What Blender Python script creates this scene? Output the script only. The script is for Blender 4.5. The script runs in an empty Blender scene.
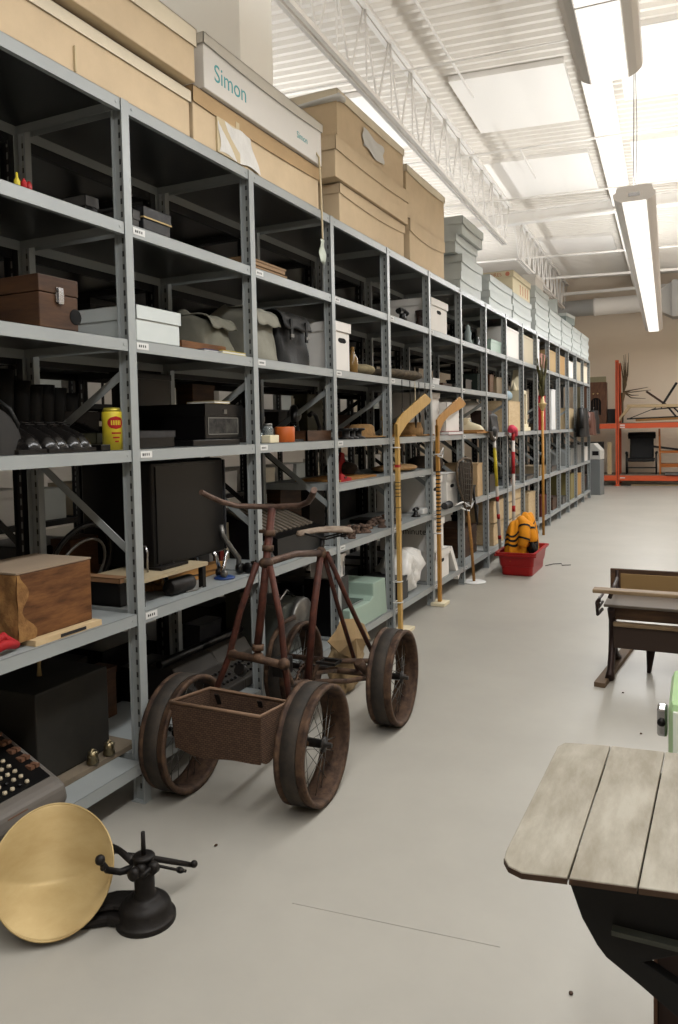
import bpy, math, random
from mathutils import Matrix, Vector, Euler
PI=math.pi
S=bpy.context.scene
COL=S.collection
random.seed(7)
# ---------------------------------------------------------------- camera
FPX=760.0
RX=Vector((0.9032892,-0.0005449,0.4290318))     # rows: world axes seen from the camera
RY=Vector((0.4285057,0.0506676,-0.9021173))
RZ=Vector((-0.0212464,0.9987154,0.0460010))
CAMP=Vector((0,0,1.46)); CX=339.0; CY=465.6855
cd=bpy.data.cameras.new('camera'); cam=bpy.data.objects.new('camera',cd); COL.objects.link(cam)
M=Matrix((RX,RY,RZ)).to_4x4(); M.translation=CAMP
cam.matrix_world=M
cd.sensor_fit='VERTICAL'; cd.sensor_height=24; cd.sensor_width=24*678/1024
cd.lens=24*FPX/1024; cd.shift_y=-(512-CY)/1024; cd.clip_start=.05
S.camera=cam
def ray(px,py):
    v=Vector((px-CX,CY-py,-FPX)); return Vector((RX.dot(v),RY.dot(v),RZ.dot(v)))
def at(px,py,axis,val):            # where the sight line through a photo point meets a plane of the room
    w=ray(px,py); t=(val-CAMP[axis])/w[axis]; return CAMP+w*t
def proj(p):
    d=Vector(p)-CAMP; c=[d.x*RX[i]+d.y*RY[i]+d.z*RZ[i] for i in range(3)]
    return CX-FPX*c[0]/c[2], CY+FPX*c[1]/c[2]
def yat(px,X,z):
    lo,hi=.3,40.
    for _ in range(50):
        m=(lo+hi)/2
        if proj((X,m,z))[0]<px: lo=m
        else: hi=m
    return (lo+hi)/2
# ---------------------------------------------------------------- view, world
S.view_settings.view_transform='Standard'; S.view_settings.look='None'
S.view_settings.exposure=0.06; S.view_settings.gamma=1; S.view_settings.use_curve_mapping=False
W=bpy.data.worlds.new('world'); S.world=W; W.use_nodes=True
W.node_tree.nodes['Background'].inputs[0].default_value=(1,.97,.93,1)
W.node_tree.nodes['Background'].inputs[1].default_value=.015
# ---------------------------------------------------------------- lamps (rows of pendants; the building stands two degrees off the racks)
BY=.035
UP=17; DOWN=23
PEND=[(-.42,0.9,7.9),(-.60,7.05,9.7)]          # x, near y, length (main aisle)
def brot(x,y,ang=BY): return (x*math.cos(ang)-y*math.sin(ang), x*math.sin(ang)+y*math.cos(ang))
LAMPZ=3.39
LAMPS=[(-.29,-1.2,5.72),(-.26,7.0,9.9),(-4.3,-3.0,8.5),(-4.3,7.0,9.9),(2.7,-3.0,8.5),(2.7,5.7,6.8),(2.7,14.0,5.8)]   # building frame: x, near y, length; last lamp unseen, placed to light back wall
def area(x,y,z,sx,sy,e,up,col=(.985,.99,.985)):
    l=bpy.data.lights.new('tube_light','AREA'); l.shape='RECTANGLE'; l.size=sx; l.size_y=sy; l.energy=e; l.color=col
    o=bpy.data.objects.new('tube_light',l); COL.objects.link(o)
    p=brot(x,y); o.location=(p[0],p[1],z); o.rotation_euler=(PI if up else 0,0,BY if not up else -BY)
    if up: o.rotation_euler=(Matrix.Rotation(BY,3,'Z')@Matrix.Rotation(PI,3,'X')).to_euler()
    return o
for (lx,ly,ll) in LAMPS:
    area(lx,ly+ll/2,LAMPZ+.10,.2,ll-.1,(UP*.72 if -3<lx<1 else UP)*ll,True)
    area(lx,ly+ll/2,LAMPZ-.052,.19,ll-.06,(DOWN if -3<lx<1 else 19 if ly>10 else 9 if lx>1 and ly>0 else 4 if lx>1 else 1.3)*ll,False)
# ---------------------------------------------------------------- materials
def lin(c): return tuple(((v/255)/12.92 if v/255<=.04045 else ((v/255+.055)/1.055)**2.4) for v in c)
MATS={}
ALB=.72        # every paint and wood of the store reads a little darker than full white card
BRIGHT=('lit_white_card','deck_white','white_painted_steel','roof_panel_white','lamp_housing','lamp_diffuser','wall_paint','wall_white')
def mat(name,rgb,rough=.6,metal=0.,var=.0,scale=8.,rgb2=None,bump=0.,emit=0,stretch=None,kind='noise',detail=5,spec=.25,alpha=None,trans=0):
    if name in MATS: return MATS[name]
    m=bpy.data.materials.new(name); m.use_nodes=True; nt=m.node_tree; b=nt.nodes['Principled BSDF']
    AL=1.0 if name in BRIGHT else ALB
    c=tuple(v*AL for v in lin(rgb))
    b.inputs['Base Color'].default_value=(*c,1); b.inputs['Roughness'].default_value=rough; b.inputs['Metallic'].default_value=metal
    b.inputs['Specular IOR Level'].default_value=spec
    if trans: b.inputs['Transmission Weight'].default_value=trans
    if alpha is not None: b.inputs['Alpha'].default_value=alpha
    if emit: b.inputs['Emission Color'].default_value=(*c,1); b.inputs['Emission Strength'].default_value=emit
    if var or rgb2 or bump:
        tc=nt.nodes.new('ShaderNodeTexCoord'); mp=nt.nodes.new('ShaderNodeMapping'); nt.links.new(tc.outputs['Object'],mp.inputs[0])
        if stretch: mp.inputs['Scale'].default_value=stretch
        if kind=='weave':
            sp=nt.nodes.new('ShaderNodeSeparateXYZ'); nt.links.new(mp.outputs[0],sp.inputs[0]); ad=nt.nodes.new('ShaderNodeMath'); nt.links.new(sp.outputs[0],ad.inputs[0]); nt.links.new(sp.outputs[1],ad.inputs[1])
            cb=nt.nodes.new('ShaderNodeCombineXYZ'); nt.links.new(ad.outputs[0],cb.inputs[0]); nt.links.new(sp.outputs[2],cb.inputs[1]); mp=cb
        if kind=='wave':
            n=nt.nodes.new('ShaderNodeTexWave'); n.inputs['Scale'].default_value=scale; n.inputs['Distortion'].default_value=6; n.inputs['Detail'].default_value=detail; n.inputs['Detail Scale'].default_value=1.5
            fo=n.outputs['Fac']
        elif kind=='weave':
            n=nt.nodes.new('ShaderNodeTexBrick'); n.inputs['Scale'].default_value=scale; n.inputs['Color1'].default_value=(1,1,1,1); n.inputs['Color2'].default_value=(.6,.6,.6,1); n.inputs['Mortar'].default_value=(0,0,0,1); n.inputs['Mortar Size'].default_value=.03
            fo=n.outputs['Color']
        else:
            n=nt.nodes.new('ShaderNodeTexNoise'); n.inputs['Scale'].default_value=scale; n.inputs['Detail'].default_value=detail; n.inputs['Roughness'].default_value=.65
            fo=n.outputs['Fac']
        nt.links.new(mp.outputs[0],n.inputs['Vector'])
        r=nt.nodes.new('ShaderNodeValToRGB'); nt.links.new(fo,r.inputs[0])
        c2=tuple(v*AL for v in lin(rgb2)) if rgb2 else tuple(v*(1-var) for v in c)
        c1=c if rgb2 else tuple(min(1,v*(1+var)) for v in c)
        lo,hi=(.35,.65) if kind=='noise' else (.1,.9)
        r.color_ramp.elements[0].position=lo; r.color_ramp.elements[0].color=(*c2,1)
        r.color_ramp.elements[1].position=hi; r.color_ramp.elements[1].color=(*c1,1)
        nt.links.new(r.outputs[0],b.inputs['Base Color'])
        if bump:
            bp=nt.nodes.new('ShaderNodeBump'); bp.inputs['Strength'].default_value=bump; bp.inputs['Distance'].default_value=.01
            nt.links.new(fo,bp.inputs['Height']); nt.links.new(bp.outputs[0],b.inputs['Normal'])
    MATS[name]=m; return m
rackM=mat('rack_grey_paint',(156,161,161),.38,0,.05,3,spec=.6)
rackD=mat('rack_grey_shaded',(44,44,45),.42,.2,.1,3)  # darkened copy of the grey paint, the rear rows' shade put into colour
floorM=mat('floor_vinyl',(173,169,160),.42,0,.05,1.3,bump=.02,spec=.35)
wallM=mat('wall_paint',(228,213,194),.85)
wallW=mat('wall_white',(200,195,188),.85)
deckM=mat('deck_white',(228,222,213),.7)
steelW=mat('white_painted_steel',(232,228,222),.5)
panelW=mat('roof_panel_white',(240,236,230),.8)
cardM=mat('cardboard',(224,201,168),.85,0,.06,4)
cardD=mat('cardboard_dark',(196,166,126),.85,0,.06,4)
cardP=mat('cardboard_pale',(240,228,204),.85,0,.05,4)
tapeM=mat('packing_tape',(214,196,160),.3)
whiteB=mat('white_card',(238,234,228),.7,0,.02,5)
greyB=mat('blue_grey_card',(208,214,212),.7,0,.03,5)
greyE=mat('blue_grey_card_end',(150,162,160),.7,0,.03,5)
creamB=mat('cream_card',(234,222,190),.75,0,.03,5)
blackM=mat('black_enamel',(14,13,13),.3)
blackR=mat('black_leather',(15,14,13),.6,0,.2,20,bump=.2)
iron=mat('dark_iron',(34,31,29),.5,.4,.25,25,bump=.2)
chrome=mat('chrome',(190,190,192),.18,1)
steel=mat('dull_steel',(120,118,114),.4,.8,.15,15)
woodD=mat('dark_oak',(84,56,34),.55,0,0,4,rgb2=(52,32,20),stretch=(1,1,6),kind='noise',bump=.1)
woodO=mat('worn_oak',(124,82,46),.6,0,0,6,rgb2=(80,48,24),stretch=(6,1.2,6),bump=.1)
woodP=mat('pine',(208,184,146),.6,0,0,5,rgb2=(192,166,126),stretch=(8,1.5,8))
woodT=mat('tan_plank',(176,130,72),.6,0,0,5,rgb2=(150,104,54),stretch=(8,1.5,8))
ash=mat('hockey_ash',(206,168,98),.45,0,0,5,rgb2=(190,150,82),stretch=(12,12,1.5))
ash2=mat('hockey_ash_dark',(190,140,66),.45,0,0,5,rgb2=(168,118,52),stretch=(12,12,1.5))
paper=mat('paper_label',(226,226,224),.6)
ink=mat('ink',(40,38,38),.7)
teal=mat('teal_enamel',(160,182,168),.4,0,.03,6)
redP=mat('red_plastic',(158,26,26),.4)
redC=mat('red_cloth',(168,30,34),.7)
yel=mat('yellow_paint',(206,186,50),.4)
blueM=mat('blue_paint',(40,66,120),.4)
orange=mat('rack_orange',(214,92,52),.45)
jersey=mat('yellow_jersey',(226,146,24),.85,0,.05,15,bump=.2)
canvas=mat('brown_canvas',(160,138,104),.9,0,.12,9,bump=.3)
greyC=mat('grey_cloth',(112,110,98),.9,0,.1,9,bump=.3)
strawM=mat('straw_weave',(150,116,74),.85,0,.2,40,bump=.4)
rust=mat('rusty_steel',(108,84,66),.7,.3,0,18,rgb2=(52,38,32),bump=.25,detail=8)
rustR=mat('red_brown_rusted_paint',(92,50,38),.6,.2,0,22,rgb2=(58,34,28),bump=.2,detail=8)
rubber=mat('old_rubber',(66,58,50),.75,0,0,12,rgb2=(40,37,34),bump=.2,detail=8)
leatherS=mat('worn_saddle_leather',(152,136,120),.7,0,0,20,rgb2=(112,96,82),bump=.2)
brass=mat('worn_brass',(198,174,124),.52,.25,0,5,rgb2=(180,154,104),stretch=(1,1,3),detail=8)
wickerM=mat('woven_wicker',(104,80,64),.8,0,0,30,rgb2=(50,36,28),kind='weave',bump=.9)
plasticB=mat('clear_plastic_bag',(232,230,226),.3,0,.05,12,bump=.6)
deskTop=mat('weathered_desk_wood',(162,156,142),.65,0,0,3.2,rgb2=(132,124,108),stretch=(6,1.6,4),bump=.15,detail=9)
deskEdge=mat('dark_desk_wood',(70,52,38),.6,0,.2,8)
mint=mat('mint_enamel',(176,208,156),.3)
mintW=mat('pale_enamel',(232,240,226),.25)
darkPlate=mat('dark_grey_panel',(52,52,54),.5)
greyBin=mat('grey_bin_metal',(134,138,138),.4,.3)
greyBinL=mat('light_grey_bin_top',(206,204,198),.4,.2)
# ---------------------------------------------------------------- mesh builder
class MB:
    def __init__(s): s.v=[]; s.f=[]; s.sm=[]
    def add(s,v,f,smooth=False,T=None):
        n=len(s.v)
        for p in v:
            p=Vector(p)
            if T is not None: p=T@p
            s.v.append(p)
        for q in f: s.f.append([i+n for i in q]); s.sm.append(smooth)
        return s
    def box(s,c,d,T=None,rz=0):
        x,y,z=[k/2 for k in d]; R=Matrix.Rotation(rz,3,'Z')
        v=[Vector(c)+R@Vector((a*x,b*y,e*z)) for a in(-1,1) for b in(-1,1) for e in(-1,1)]
        return s.add(v,[(0,1,3,2),(4,6,7,5),(0,4,5,1),(2,3,7,6),(0,2,6,4),(1,5,7,3)],False,T)
    def bb(s,a,b,T=None): return s.box([(a[i]+b[i])/2 for i in range(3)],[abs(b[i]-a[i]) for i in range(3)],T)
    def bar(s,a,b,w,h=None,up=(0,0,1)):
        a=Vector(a);b=Vector(b);h=h or w; d=(b-a); L=d.length; d.normalize(); u=Vector(up)
        if abs(d.dot(u))>.98: u=Vector((1,0,0))
        r=d.cross(u).normalized(); u=r.cross(d)
        v=[p+r*i*w/2+u*j*h/2 for p in(a,b) for i,j in((-1,-1),(1,-1),(1,1),(-1,1))]
        return s.add(v,[(3,2,1,0),(4,5,6,7),(0,1,5,4),(1,2,6,5),(2,3,7,6),(3,0,4,7)])
    def tube(s,pts,r,n=10,cap=True,sy=1.):
        pts=[Vector(p) for p in pts]; N=len(pts); rr=r if isinstance(r,(list,tuple)) else [r]*N
        v=[];prev=None
        for i,p in enumerate(pts):
            d=(pts[min(i+1,N-1)]-pts[max(i-1,0)]).normalized()
            if prev is None:
                u=Vector((0,0,1)) if abs(d.z)<.9 else Vector((1,0,0)); u=(u-d*u.dot(d)).normalized()
            else:
                u=(prev-d*prev.dot(d)); u=u.normalized() if u.length>1e-6 else prev
            prev=u; w=d.cross(u)
            for k in range(n):
                t=2*PI*k/n; v.append(p+(u*math.cos(t)+w*math.sin(t)*sy)*rr[i])
        f=[(i*n+k,i*n+(k+1)%n,(i+1)*n+(k+1)%n,(i+1)*n+k) for i in range(N-1) for k in range(n)]
        s.add(v,f,True)
        if cap:
            b=len(s.v)-N*n; s.f.append([b+k for k in range(n)][::-1]); s.sm.append(False); s.f.append([b+(N-1)*n+k for k in range(n)]); s.sm.append(False)
        return s
    def lathe(s,prof,c=(0,0,0),axis='Z',n=24,T=None,closed=False):
        v=[]
        for (r,h) in prof:
            for k in range(n):
                t=2*PI*k/n; a,b=r*math.cos(t),r*math.sin(t)
                v.append(Vector(c)+(Vector((a,b,h)) if axis=='Z' else Vector((h,a,b)) if axis=='X' else Vector((b,h,a))))
        m=len(prof); f=[(i*n+k,i*n+(k+1)%n,(i+1)*n+(k+1)%n,(i+1)*n+k) for i in range(m-1) for k in range(n)]
        if closed: f+=[((m-1)*n+k,(m-1)*n+(k+1)%n,(k+1)%n,k) for k in range(n)]
        s.add(v,f,True,T); b=len(s.v)-m*n
        if not closed:
            if prof[0][0]>1e-4: s.f.append([b+k for k in range(n)][::-1]); s.sm.append(False)
            if prof[-1][0]>1e-4: s.f.append([b+(m-1)*n+k for k in range(n)]); s.sm.append(False)
        return s
    def prism(s,poly,a,b,plane='XY',T=None):      # polygon in a plane, extruded from a to b along the third axis
        def P(u,w,h): return {'XY':(u,w,h),'XZ':(u,h,w),'YZ':(h,u,w)}[plane]
        n=len(poly); v=[P(u,w,a) for u,w in poly]+[P(u,w,b) for u,w in poly]
        f=[list(range(n))[::-1],list(range(n,2*n))]+[(i,(i+1)%n,n+(i+1)%n,n+i) for i in range(n)]
        return s.add(v,f,False,T)
    def ball(s,c,r,n=12,m=8,T=None):
        rx,ry,rz=(r,r,r) if not isinstance(r,(list,tuple)) else r
        v=[Vector(c)+Vector((rx*math.sin(PI*i/m)*math.cos(2*PI*k/n),ry*math.sin(PI*i/m)*math.sin(2*PI*k/n),rz*math.cos(PI*i/m))) for i in range(m+1) for k in range(n)]
        return s.add(v,[(i*n+k,(i+1)*n+k,(i+1)*n+(k+1)%n,i*n+(k+1)%n) for i in range(m) for k in range(n)],True,T)
    def grid(s,fn,nu,nv,th=0,smooth=True):
        v=[Vector(fn(i/nu,j/nv)) for i in range(nu+1) for j in range(nv+1)]
        return s.add(v,[(i*(nv+1)+j,(i+1)*(nv+1)+j,(i+1)*(nv+1)+j+1,i*(nv+1)+j+1) for i in range(nu) for j in range(nv)],smooth)
    def build(s,name,m,parent=None,bevel=0,loc=None,rz=0,solid=0,sub=0):
        me=bpy.data.meshes.new(name); me.from_pydata([tuple(p) for p in s.v],[],s.f)
        me.polygons.foreach_set('use_smooth',s.sm); me.materials.append(m); me.validate(); me.update()
        o=bpy.data.objects.new(name,me); COL.objects.link(o)
        if parent: o.parent=parent
        if loc is not None: o.location=loc
        if rz: o.rotation_euler=(0,0,rz)
        import bmesh as _b
        bm=_b.new(); bm.from_mesh(me); _b.ops.recalc_face_normals(bm,faces=bm.faces); bm.to_mesh(me); bm.free()
        if solid: k=o.modifiers.new('s','SOLIDIFY'); k.thickness=solid; k.offset=0
        if bevel: k=o.modifiers.new('b','BEVEL'); k.width=bevel; k.segments=2; k.limit_method='ANGLE'
        if sub: k=o.modifiers.new('u','SUBSURF'); k.levels=sub; k.render_levels=sub
        return o
def tag(o,label=None,cat=None,group=None,kind=None):
    if label: o['label']=label
    if cat: o['category']=cat
    if group: o['group']=group
    if kind: o['kind']=kind
    return o
def thing(name,label,cat,loc=(0,0,0),rz=0,group=None):
    o=bpy.data.objects.new(name,None); COL.objects.link(o); o.location=loc; o.rotation_euler=(0,0,rz); o.empty_display_size=.1
    return tag(o,label,cat,group)
def struct(name,mb,m,rz=0,**k): return tag(mb.build(name,m,None,rz=rz,**k),kind='structure')
def text(name,s,size,loc,rot,m,parent=None,ext=.0008):
    c=bpy.data.curves.new(name,'FONT'); c.body=s; c.size=size; c.extrude=ext; c.align_x='LEFT'; c.align_y='BOTTOM_BASELINE'
    t=bpy.data.objects.new('t',c); me=bpy.data.meshes.new_from_object(t); bpy.data.objects.remove(t)
    me.materials.clear(); me.materials.append(m)
    o=bpy.data.objects.new(name,me); COL.objects.link(o); o.location=loc; o.rotation_euler=rot; o.parent=parent
    return o
FACE_X=(PI/2,0,PI/2)       # text readable from +x
FACE_Y=(PI/2,0,0)          # text readable from -y
# ================================================================= THE SETTING
RXL,RXR,RYN,RYF,RZT=-9.0,5.0,-5.0,20.9,5.25
SL=.04                     # the roof falls a little towards the right wall
def roofz(x): return RZT-.04*(x+1.2)
struct('floor',MB().bb((RXL-.2,RYN-.2,-.1),(RXR+.2,RYF+.2,0)),floorM,BY)
fl=MB()
for (a,b) in (((292,903),(500,947)),): 
    p=at(*a,2,.0006); q=at(*b,2,.0006); fl.bar(p,q,.002,.001)
struct('trim_1',fl,mat('floor_seam',(168,164,156),.6))
struct('wall_back',MB().bb((RXL,RYF,0),(RXR,RYF+.15,6.2)),wallM,BY)
struct('wall_left',MB().bb((RXL-.15,RYN,0),(RXL,RYF,6.2)),wallW,BY)
struct('wall_right',MB().bb((RXR,RYN,0),(RXR+.15,RYF,6.2)),wallM,BY)
struct('wall_front',MB().bb((RXL,RYN-.15,0),(RXR,RYN,6.2)),wallM,BY)
struct('baseboard_back',MB().bb((RXL,RYF-.015,0),(RXR,RYF,.1)),mat('baseboard_dark',(70,62,54),.6),BY)
# corrugated steel roof deck, ribs across the building
dk=MB(); pitch=.15; y=RYN; prof=[]
while y<RYF:
    prof+=[(y,0),(y+.045,0),(y+.065,.038),(y+.125,.038)]; y+=pitch
v=[];f=[]
for (yy,zz) in prof: v+=[(RXL,yy,roofz(RXL)+zz),(RXR,yy,roofz(RXR)+zz)]
for i in range(len(prof)-1): f.append((2*i,2*i+1,2*i+3,2*i+2))
dk.add(v,f)
struct('ceiling',dk,deckM,BY)
struct('ceiling_cover',MB().add([(RXL,RYN,roofz(RXL)+.08),(RXR,RYN,roofz(RXR)+.08),(RXR,RYF,roofz(RXR)+.08),(RXL,RYF,roofz(RXL)+.08)],[(0,1,2,3)]),deckM,BY)
# white insulated panels let into the deck
for i,(x0,x1,y0,y1) in enumerate([(-2.2,-.98,8.3,9.9),(-2.5,-1.0,11.1,13.0),(-.45,1.4,7.8,9.5),(-.45,1.4,10.9,12.8),(-6.,-3.2,8.3,10.),(-2.5,-1.0,16.1,17.8)]):
    m=MB(); 
    for dz,dx,mm in ((0,0,0),):
        v=[(x0,y0,roofz(x0)-.05),(x1,y0,roofz(x1)-.05),(x1,y1,roofz(x1)-.05),(x0,y1,roofz(x0)-.05),(x0,y0,roofz(x0)+.01),(x1,y0,roofz(x1)+.01),(x1,y1,roofz(x1)+.01),(x0,y1,roofz(x0)+.01)]
        m.add(v,[(3,2,1,0),(4,5,6,7),(0,1,5,4),(1,2,6,5),(2,3,7,6),(3,0,4,7)])
    struct('trim_%d'%(i+2),m,panelW,BY)
# long steel beam above the pendants, open web joists, cross girder
bm_=MB(); bm_.bb((-.80,RYN,4.93),(-.55,RYF,4.95)); bm_.bb((-.685,RYN,4.95),(-.665,RYF,5.18)); bm_.bb((-.80,RYN,5.17),(-.55,RYF,5.19))
struct('trim_10',bm_,steelW,BY)
def joist(x,y0,y1,zb,zt,n,name):
    m=MB()
    for s in(-.03,.03):
        m.bb((x+s-.018,y0+.5,zb-.02),(x+s+.018,y1-.45,zb+.02)); m.bb((x+s-.022,y0,zt-.02),(x+s+.022,y1,zt+.02))
    L=(y1-y0-.95)/n
    for i in range(n):
        a=y0+.5+i*L; m.tube([(x,a,zb),(x,a+L/2,zt)],.011,6); m.tube([(x,a+L/2,zt),(x,a+L,zb)],.011,6)
        m.tube([(x+.02,a+L/2,zb),(x+.02,a+L/2,zt)],.008,6)
    m.tube([(x,y0+.5,zb),(x,y0+.05,zt)],.011,6); m.tube([(x,y1-.45,zb),(x,y1-.05,zt)],.011,6)
    return struct(name,m,steelW,BY)
joist(-2.42,-4.9,12.95,4.42,5.12,26,'trim_11')
joist(-2.42,13.25,20.8,4.42,5.12,11,'trim_12')
joist(-5.6,-4.9,12.95,4.5,5.3,20,'trim_13')
joist(2.6,-4.9,12.95,4.35,4.98,20,'trim_14')
g=MB()
g.bb((RXL,13.02,4.86),(RXR,13.18,4.89)); g.bb((RXL,13.09,4.89),(RXR,13.11,5.05)); g.bb((RXL,13.02,5.04),(RXR,13.18,5.06))
struct('trim_15',g,steelW,BY)
g=MB()
for yy,zz,r in ((9.6,4.85,.015),(10.9,4.62,.013),(15.2,4.7,.02),(17.9,4.78,.03),(7.2,4.9,.01)): g.tube([(RXL,yy,zz+.2),(-1.2,yy,zz),(RXR,yy,zz-.15)],r,8)
g.tube([(-1.9,2,4.98),(-1.9,8.2,4.98)],.012,8); g.tube([(-1.72,9.9,4.98),(-1.72,11.2,4.98)],.012,8)
struct('trim_16',g,steelW,BY)
# ================================================================= SHELVING
PX=-1.985; D=.57; WB=.905; Y0=2.337; NB=17
def PY(k): return Y0+WB*k                      # face of upright k
LV=[2.74,2.275,1.83,1.403,.76,.17]
def upright_mesh():
    m=MB()
    m.bb((-.004,-.021,.0),(0,.021,2.74))       # front flange
    m.bb((-.055,-.002,.0),(-.004,.002,2.74))   # web
    m.bb((-.058,-.016,0),(-.055,.016,2.74))
    m.bb((-.062,-.024,0),(.002,.024,.005))
    return m
slotM=mat('slot_shadow',(14,14,14),.9)
def slot_material():               # a punched strip: dark slots every five centimetres up the upright
    m=bpy.data.materials.new('punched_strip'); m.use_nodes=True; nt=m.node_tree; b=nt.nodes['Principled BSDF']; b.inputs['Roughness'].default_value=.45
    tc=nt.nodes.new('ShaderNodeTexCoord'); sp=nt.nodes.new('ShaderNodeSeparateXYZ'); nt.links.new(tc.outputs['Object'],sp.inputs[0])
    m1=nt.nodes.new('ShaderNodeMath'); m1.operation='MULTIPLY'; m1.inputs[1].default_value=20; nt.links.new(sp.outputs[2],m1.inputs[0])
    m2=nt.nodes.new('ShaderNodeMath'); m2.operation='FRACT'; nt.links.new(m1.outputs[0],m2.inputs[0])
    m3=nt.nodes.new('ShaderNodeMath'); m3.operation='LESS_THAN'; m3.inputs[1].default_value=.42; nt.links.new(m2.outputs[0],m3.inputs[0])
    mx=nt.nodes.new('ShaderNodeMix'); mx.data_type='RGBA'; nt.links.new(m3.outputs[0],mx.inputs[0])
    c=lin((146,148,145)); mx.inputs[6].default_value=(c[0]*.7,c[1]*.7,c[2]*.7,1); mx.inputs[7].default_value=(.012,.012,.012,1)
    nt.links.new(mx.outputs[2],b.inputs['Base Color']); return m
punchM=slot_material()
def slots_mesh():
    m=MB(); m.bb((-.034,-.0028,.04),(-.025,.0028,2.70)); return m
def shelf_mesh():
    w=WB-.044; m=MB(); t=.0015
    m.bb((-D+.02,-w/2,-.0015),(0,w/2,0))
    m.bb((-.002,-w/2,-.045),(0,w/2,0)); m.bb((-D+.02,-w/2,-.045),(-D+.022,w/2,0))
    m.bb((-D+.02,-w/2,-.04),(0,-w/2+.002,0)); m.bb((-D+.02,w/2-.002,-.04),(0,w/2,0))
    m.bb((-.02,-w/2,-.0465),(0,w/2,-.045))
    for s in(-1,1): m.lathe([(.006,0),(.006,.002)],(0,s*(w/2-.022),-.022),'X',8)
    return m
def tagm():
    m=MB(); m.bb((0,0,-.034),(.0015,.07,-.008)); return m
def mk(name,me_obj,parent,loc,m=None):
    o=bpy.data.objects.new(name,me_obj.data); COL.objects.link(o); o.parent=parent; o.location=loc
    return o
underM=mat('shelf_shade',(40,40,38),.28,0,spec=.5)  # dark sheet under each shelf, the shade there put into its colour
def rack(label,front,dirx,k0,k1,levels,mater,skip=(),tags=False,ys=0.,zs=1.,brace=True):
    r=thing('shelving_rack',label,'shelving',(front,0,0))
    r.scale=(1,1,1)
    up=upright_mesh().build('upright',mater,r); sl=slots_mesh().build('punched_strip',punchM,up)
    sh=shelf_mesh().build('shelf',mater,r); tg=tagm()
    w_=WB-.05; us=MB().bb((-D+.024,-w_/2,-.006),(-.004,w_/2,-.002)).build('underside_shade',underM,sh)
    first=True
    for k in range(k0,k1+1):
        for back in (0,1):
            x=-D if back else 0
            if first: up.location=(0,PY(k)+ys,0); o=up; first=False
            else:
                o=mk('upright',up,r,(x,PY(k)+ys,0)); s2=mk('punched_strip',sl,o,(0,0,0))
            if back: o.rotation_euler=(0,0,PI)
        if brace:
            b=MB(); 
            segs=[((-.03,1.72),(-D+.03,1.40)),((-D+.03,1.36),(-.03,.98)),((-.03,.95),(-D+.03,.55)),((-D+.03,.5),(-.03,.22))]
            for (a,c) in segs[:2]+([] if not tags else []):
                q=MB(); q.bar((a[0],0,a[1]),(c[0],0,c[1]),.004,.032); o=q.build('brace',mater,r); o.location=(0,PY(k)+ys+.006,0)
    f2=True
    for k in range(k0,k1):
        for i,z in enumerate(levels):
            if (k,i) in skip: continue
            if f2: o=sh; o.location=(-.004,PY(k)+WB/2+ys,z); f2=False
            else:
                o=mk('shelf',sh,r,(-.004,PY(k)+WB/2+ys,z)); mk('underside_shade',us,o,(0,0,0))
            if tags and k<9 and i>0:
                t=tagm().build('shelf_label',paper,o); t.location=(.0005,-WB/2+.027,0)
                n=MB()
                for q in range(4): n.bb((.0015,.012+q*.012,-.026),(.0018,.018+q*.012,-.016))
                n.build('printed_code',ink,t)
    return r
skip=set((k,2) for k in range(7,16))
rackA=rack('long row of grey steel shelving with bolted bays lining the aisle',PX,1,-1,15,LV,rackM,skip,True)
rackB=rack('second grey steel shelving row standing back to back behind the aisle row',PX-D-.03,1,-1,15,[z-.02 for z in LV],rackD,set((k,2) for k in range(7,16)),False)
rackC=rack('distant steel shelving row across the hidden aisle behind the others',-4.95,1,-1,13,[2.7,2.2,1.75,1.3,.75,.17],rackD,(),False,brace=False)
# ================================================================= PENDANT LAMPS
def pendant(lx,ly,ll,label):
    p=brot(lx,ly); t=thing('pendant_lamp',label,'ceiling lamp',(p[0],p[1],LAMPZ),BY,'long pendant lamps hung from the roof')
    m=MB(); hc=(4.93 if abs(lx)<1 else roofz(lx)+.02)-LAMPZ
    prof=[(-.17,.03),(-.165,.0),(-.14,-.025),(-.10,-.045),(-.095,-.04),(.095,-.04),(.10,-.045),(.14,-.025),(.165,0),(.17,.03),(.15,.04),(.14,.085),(.10,.09),(-.10,.09),(-.14,.085),(-.15,.04)]
    m.prism(prof,0,ll,'XZ'); m.build('housing',mat('lamp_housing',(225,222,220),.4,.3),t)
    d=MB(); d.bb((-.093,.004,-.047),(.093,ll-.004,-.041)); d.build('diffuser',mat('lamp_diffuser',(255,252,246),.5,emit=1.0),t)
    for q in (2.44,4.88,7.32):
        if q<ll: j=MB(); j.bb((-.1,q-.006,-.049),(.1,q+.006,-.046)); j.build('joint_strip',mat('lamp_housing',(0,0,0)),t)
    e=MB(); e.bb((-.045,-.004,.0),(.045,0,.03)); e.build('end_clip',chrome,t)
    for q in (.12,ll-.3):
        c=MB(); c.tube([(-.01,q,.085),(-.005,q,.6),(.0,q+.02,hc)],.004,6); c.tube([(.012,q,.085),(.02,q,.6),(0,q+.02,hc)],.003,6); c.build('suspension_cable',mat('grey_cable',(130,128,132),.5),t)
    return t
LL=['long white pendant lamp nearest the camera over the main aisle','long white pendant lamp further along the main aisle, hung on a cable','pendant lamp over the hidden aisle, near end','pendant lamp over the hidden aisle, far end','pendant lamp right of the main aisle, near end','pendant lamp right of the main aisle, middle stretch','unseen pendant lamp right of the main aisle, added to light the back wall']
for a,l in zip(LAMPS,LL): pendant(*a,l)
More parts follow.
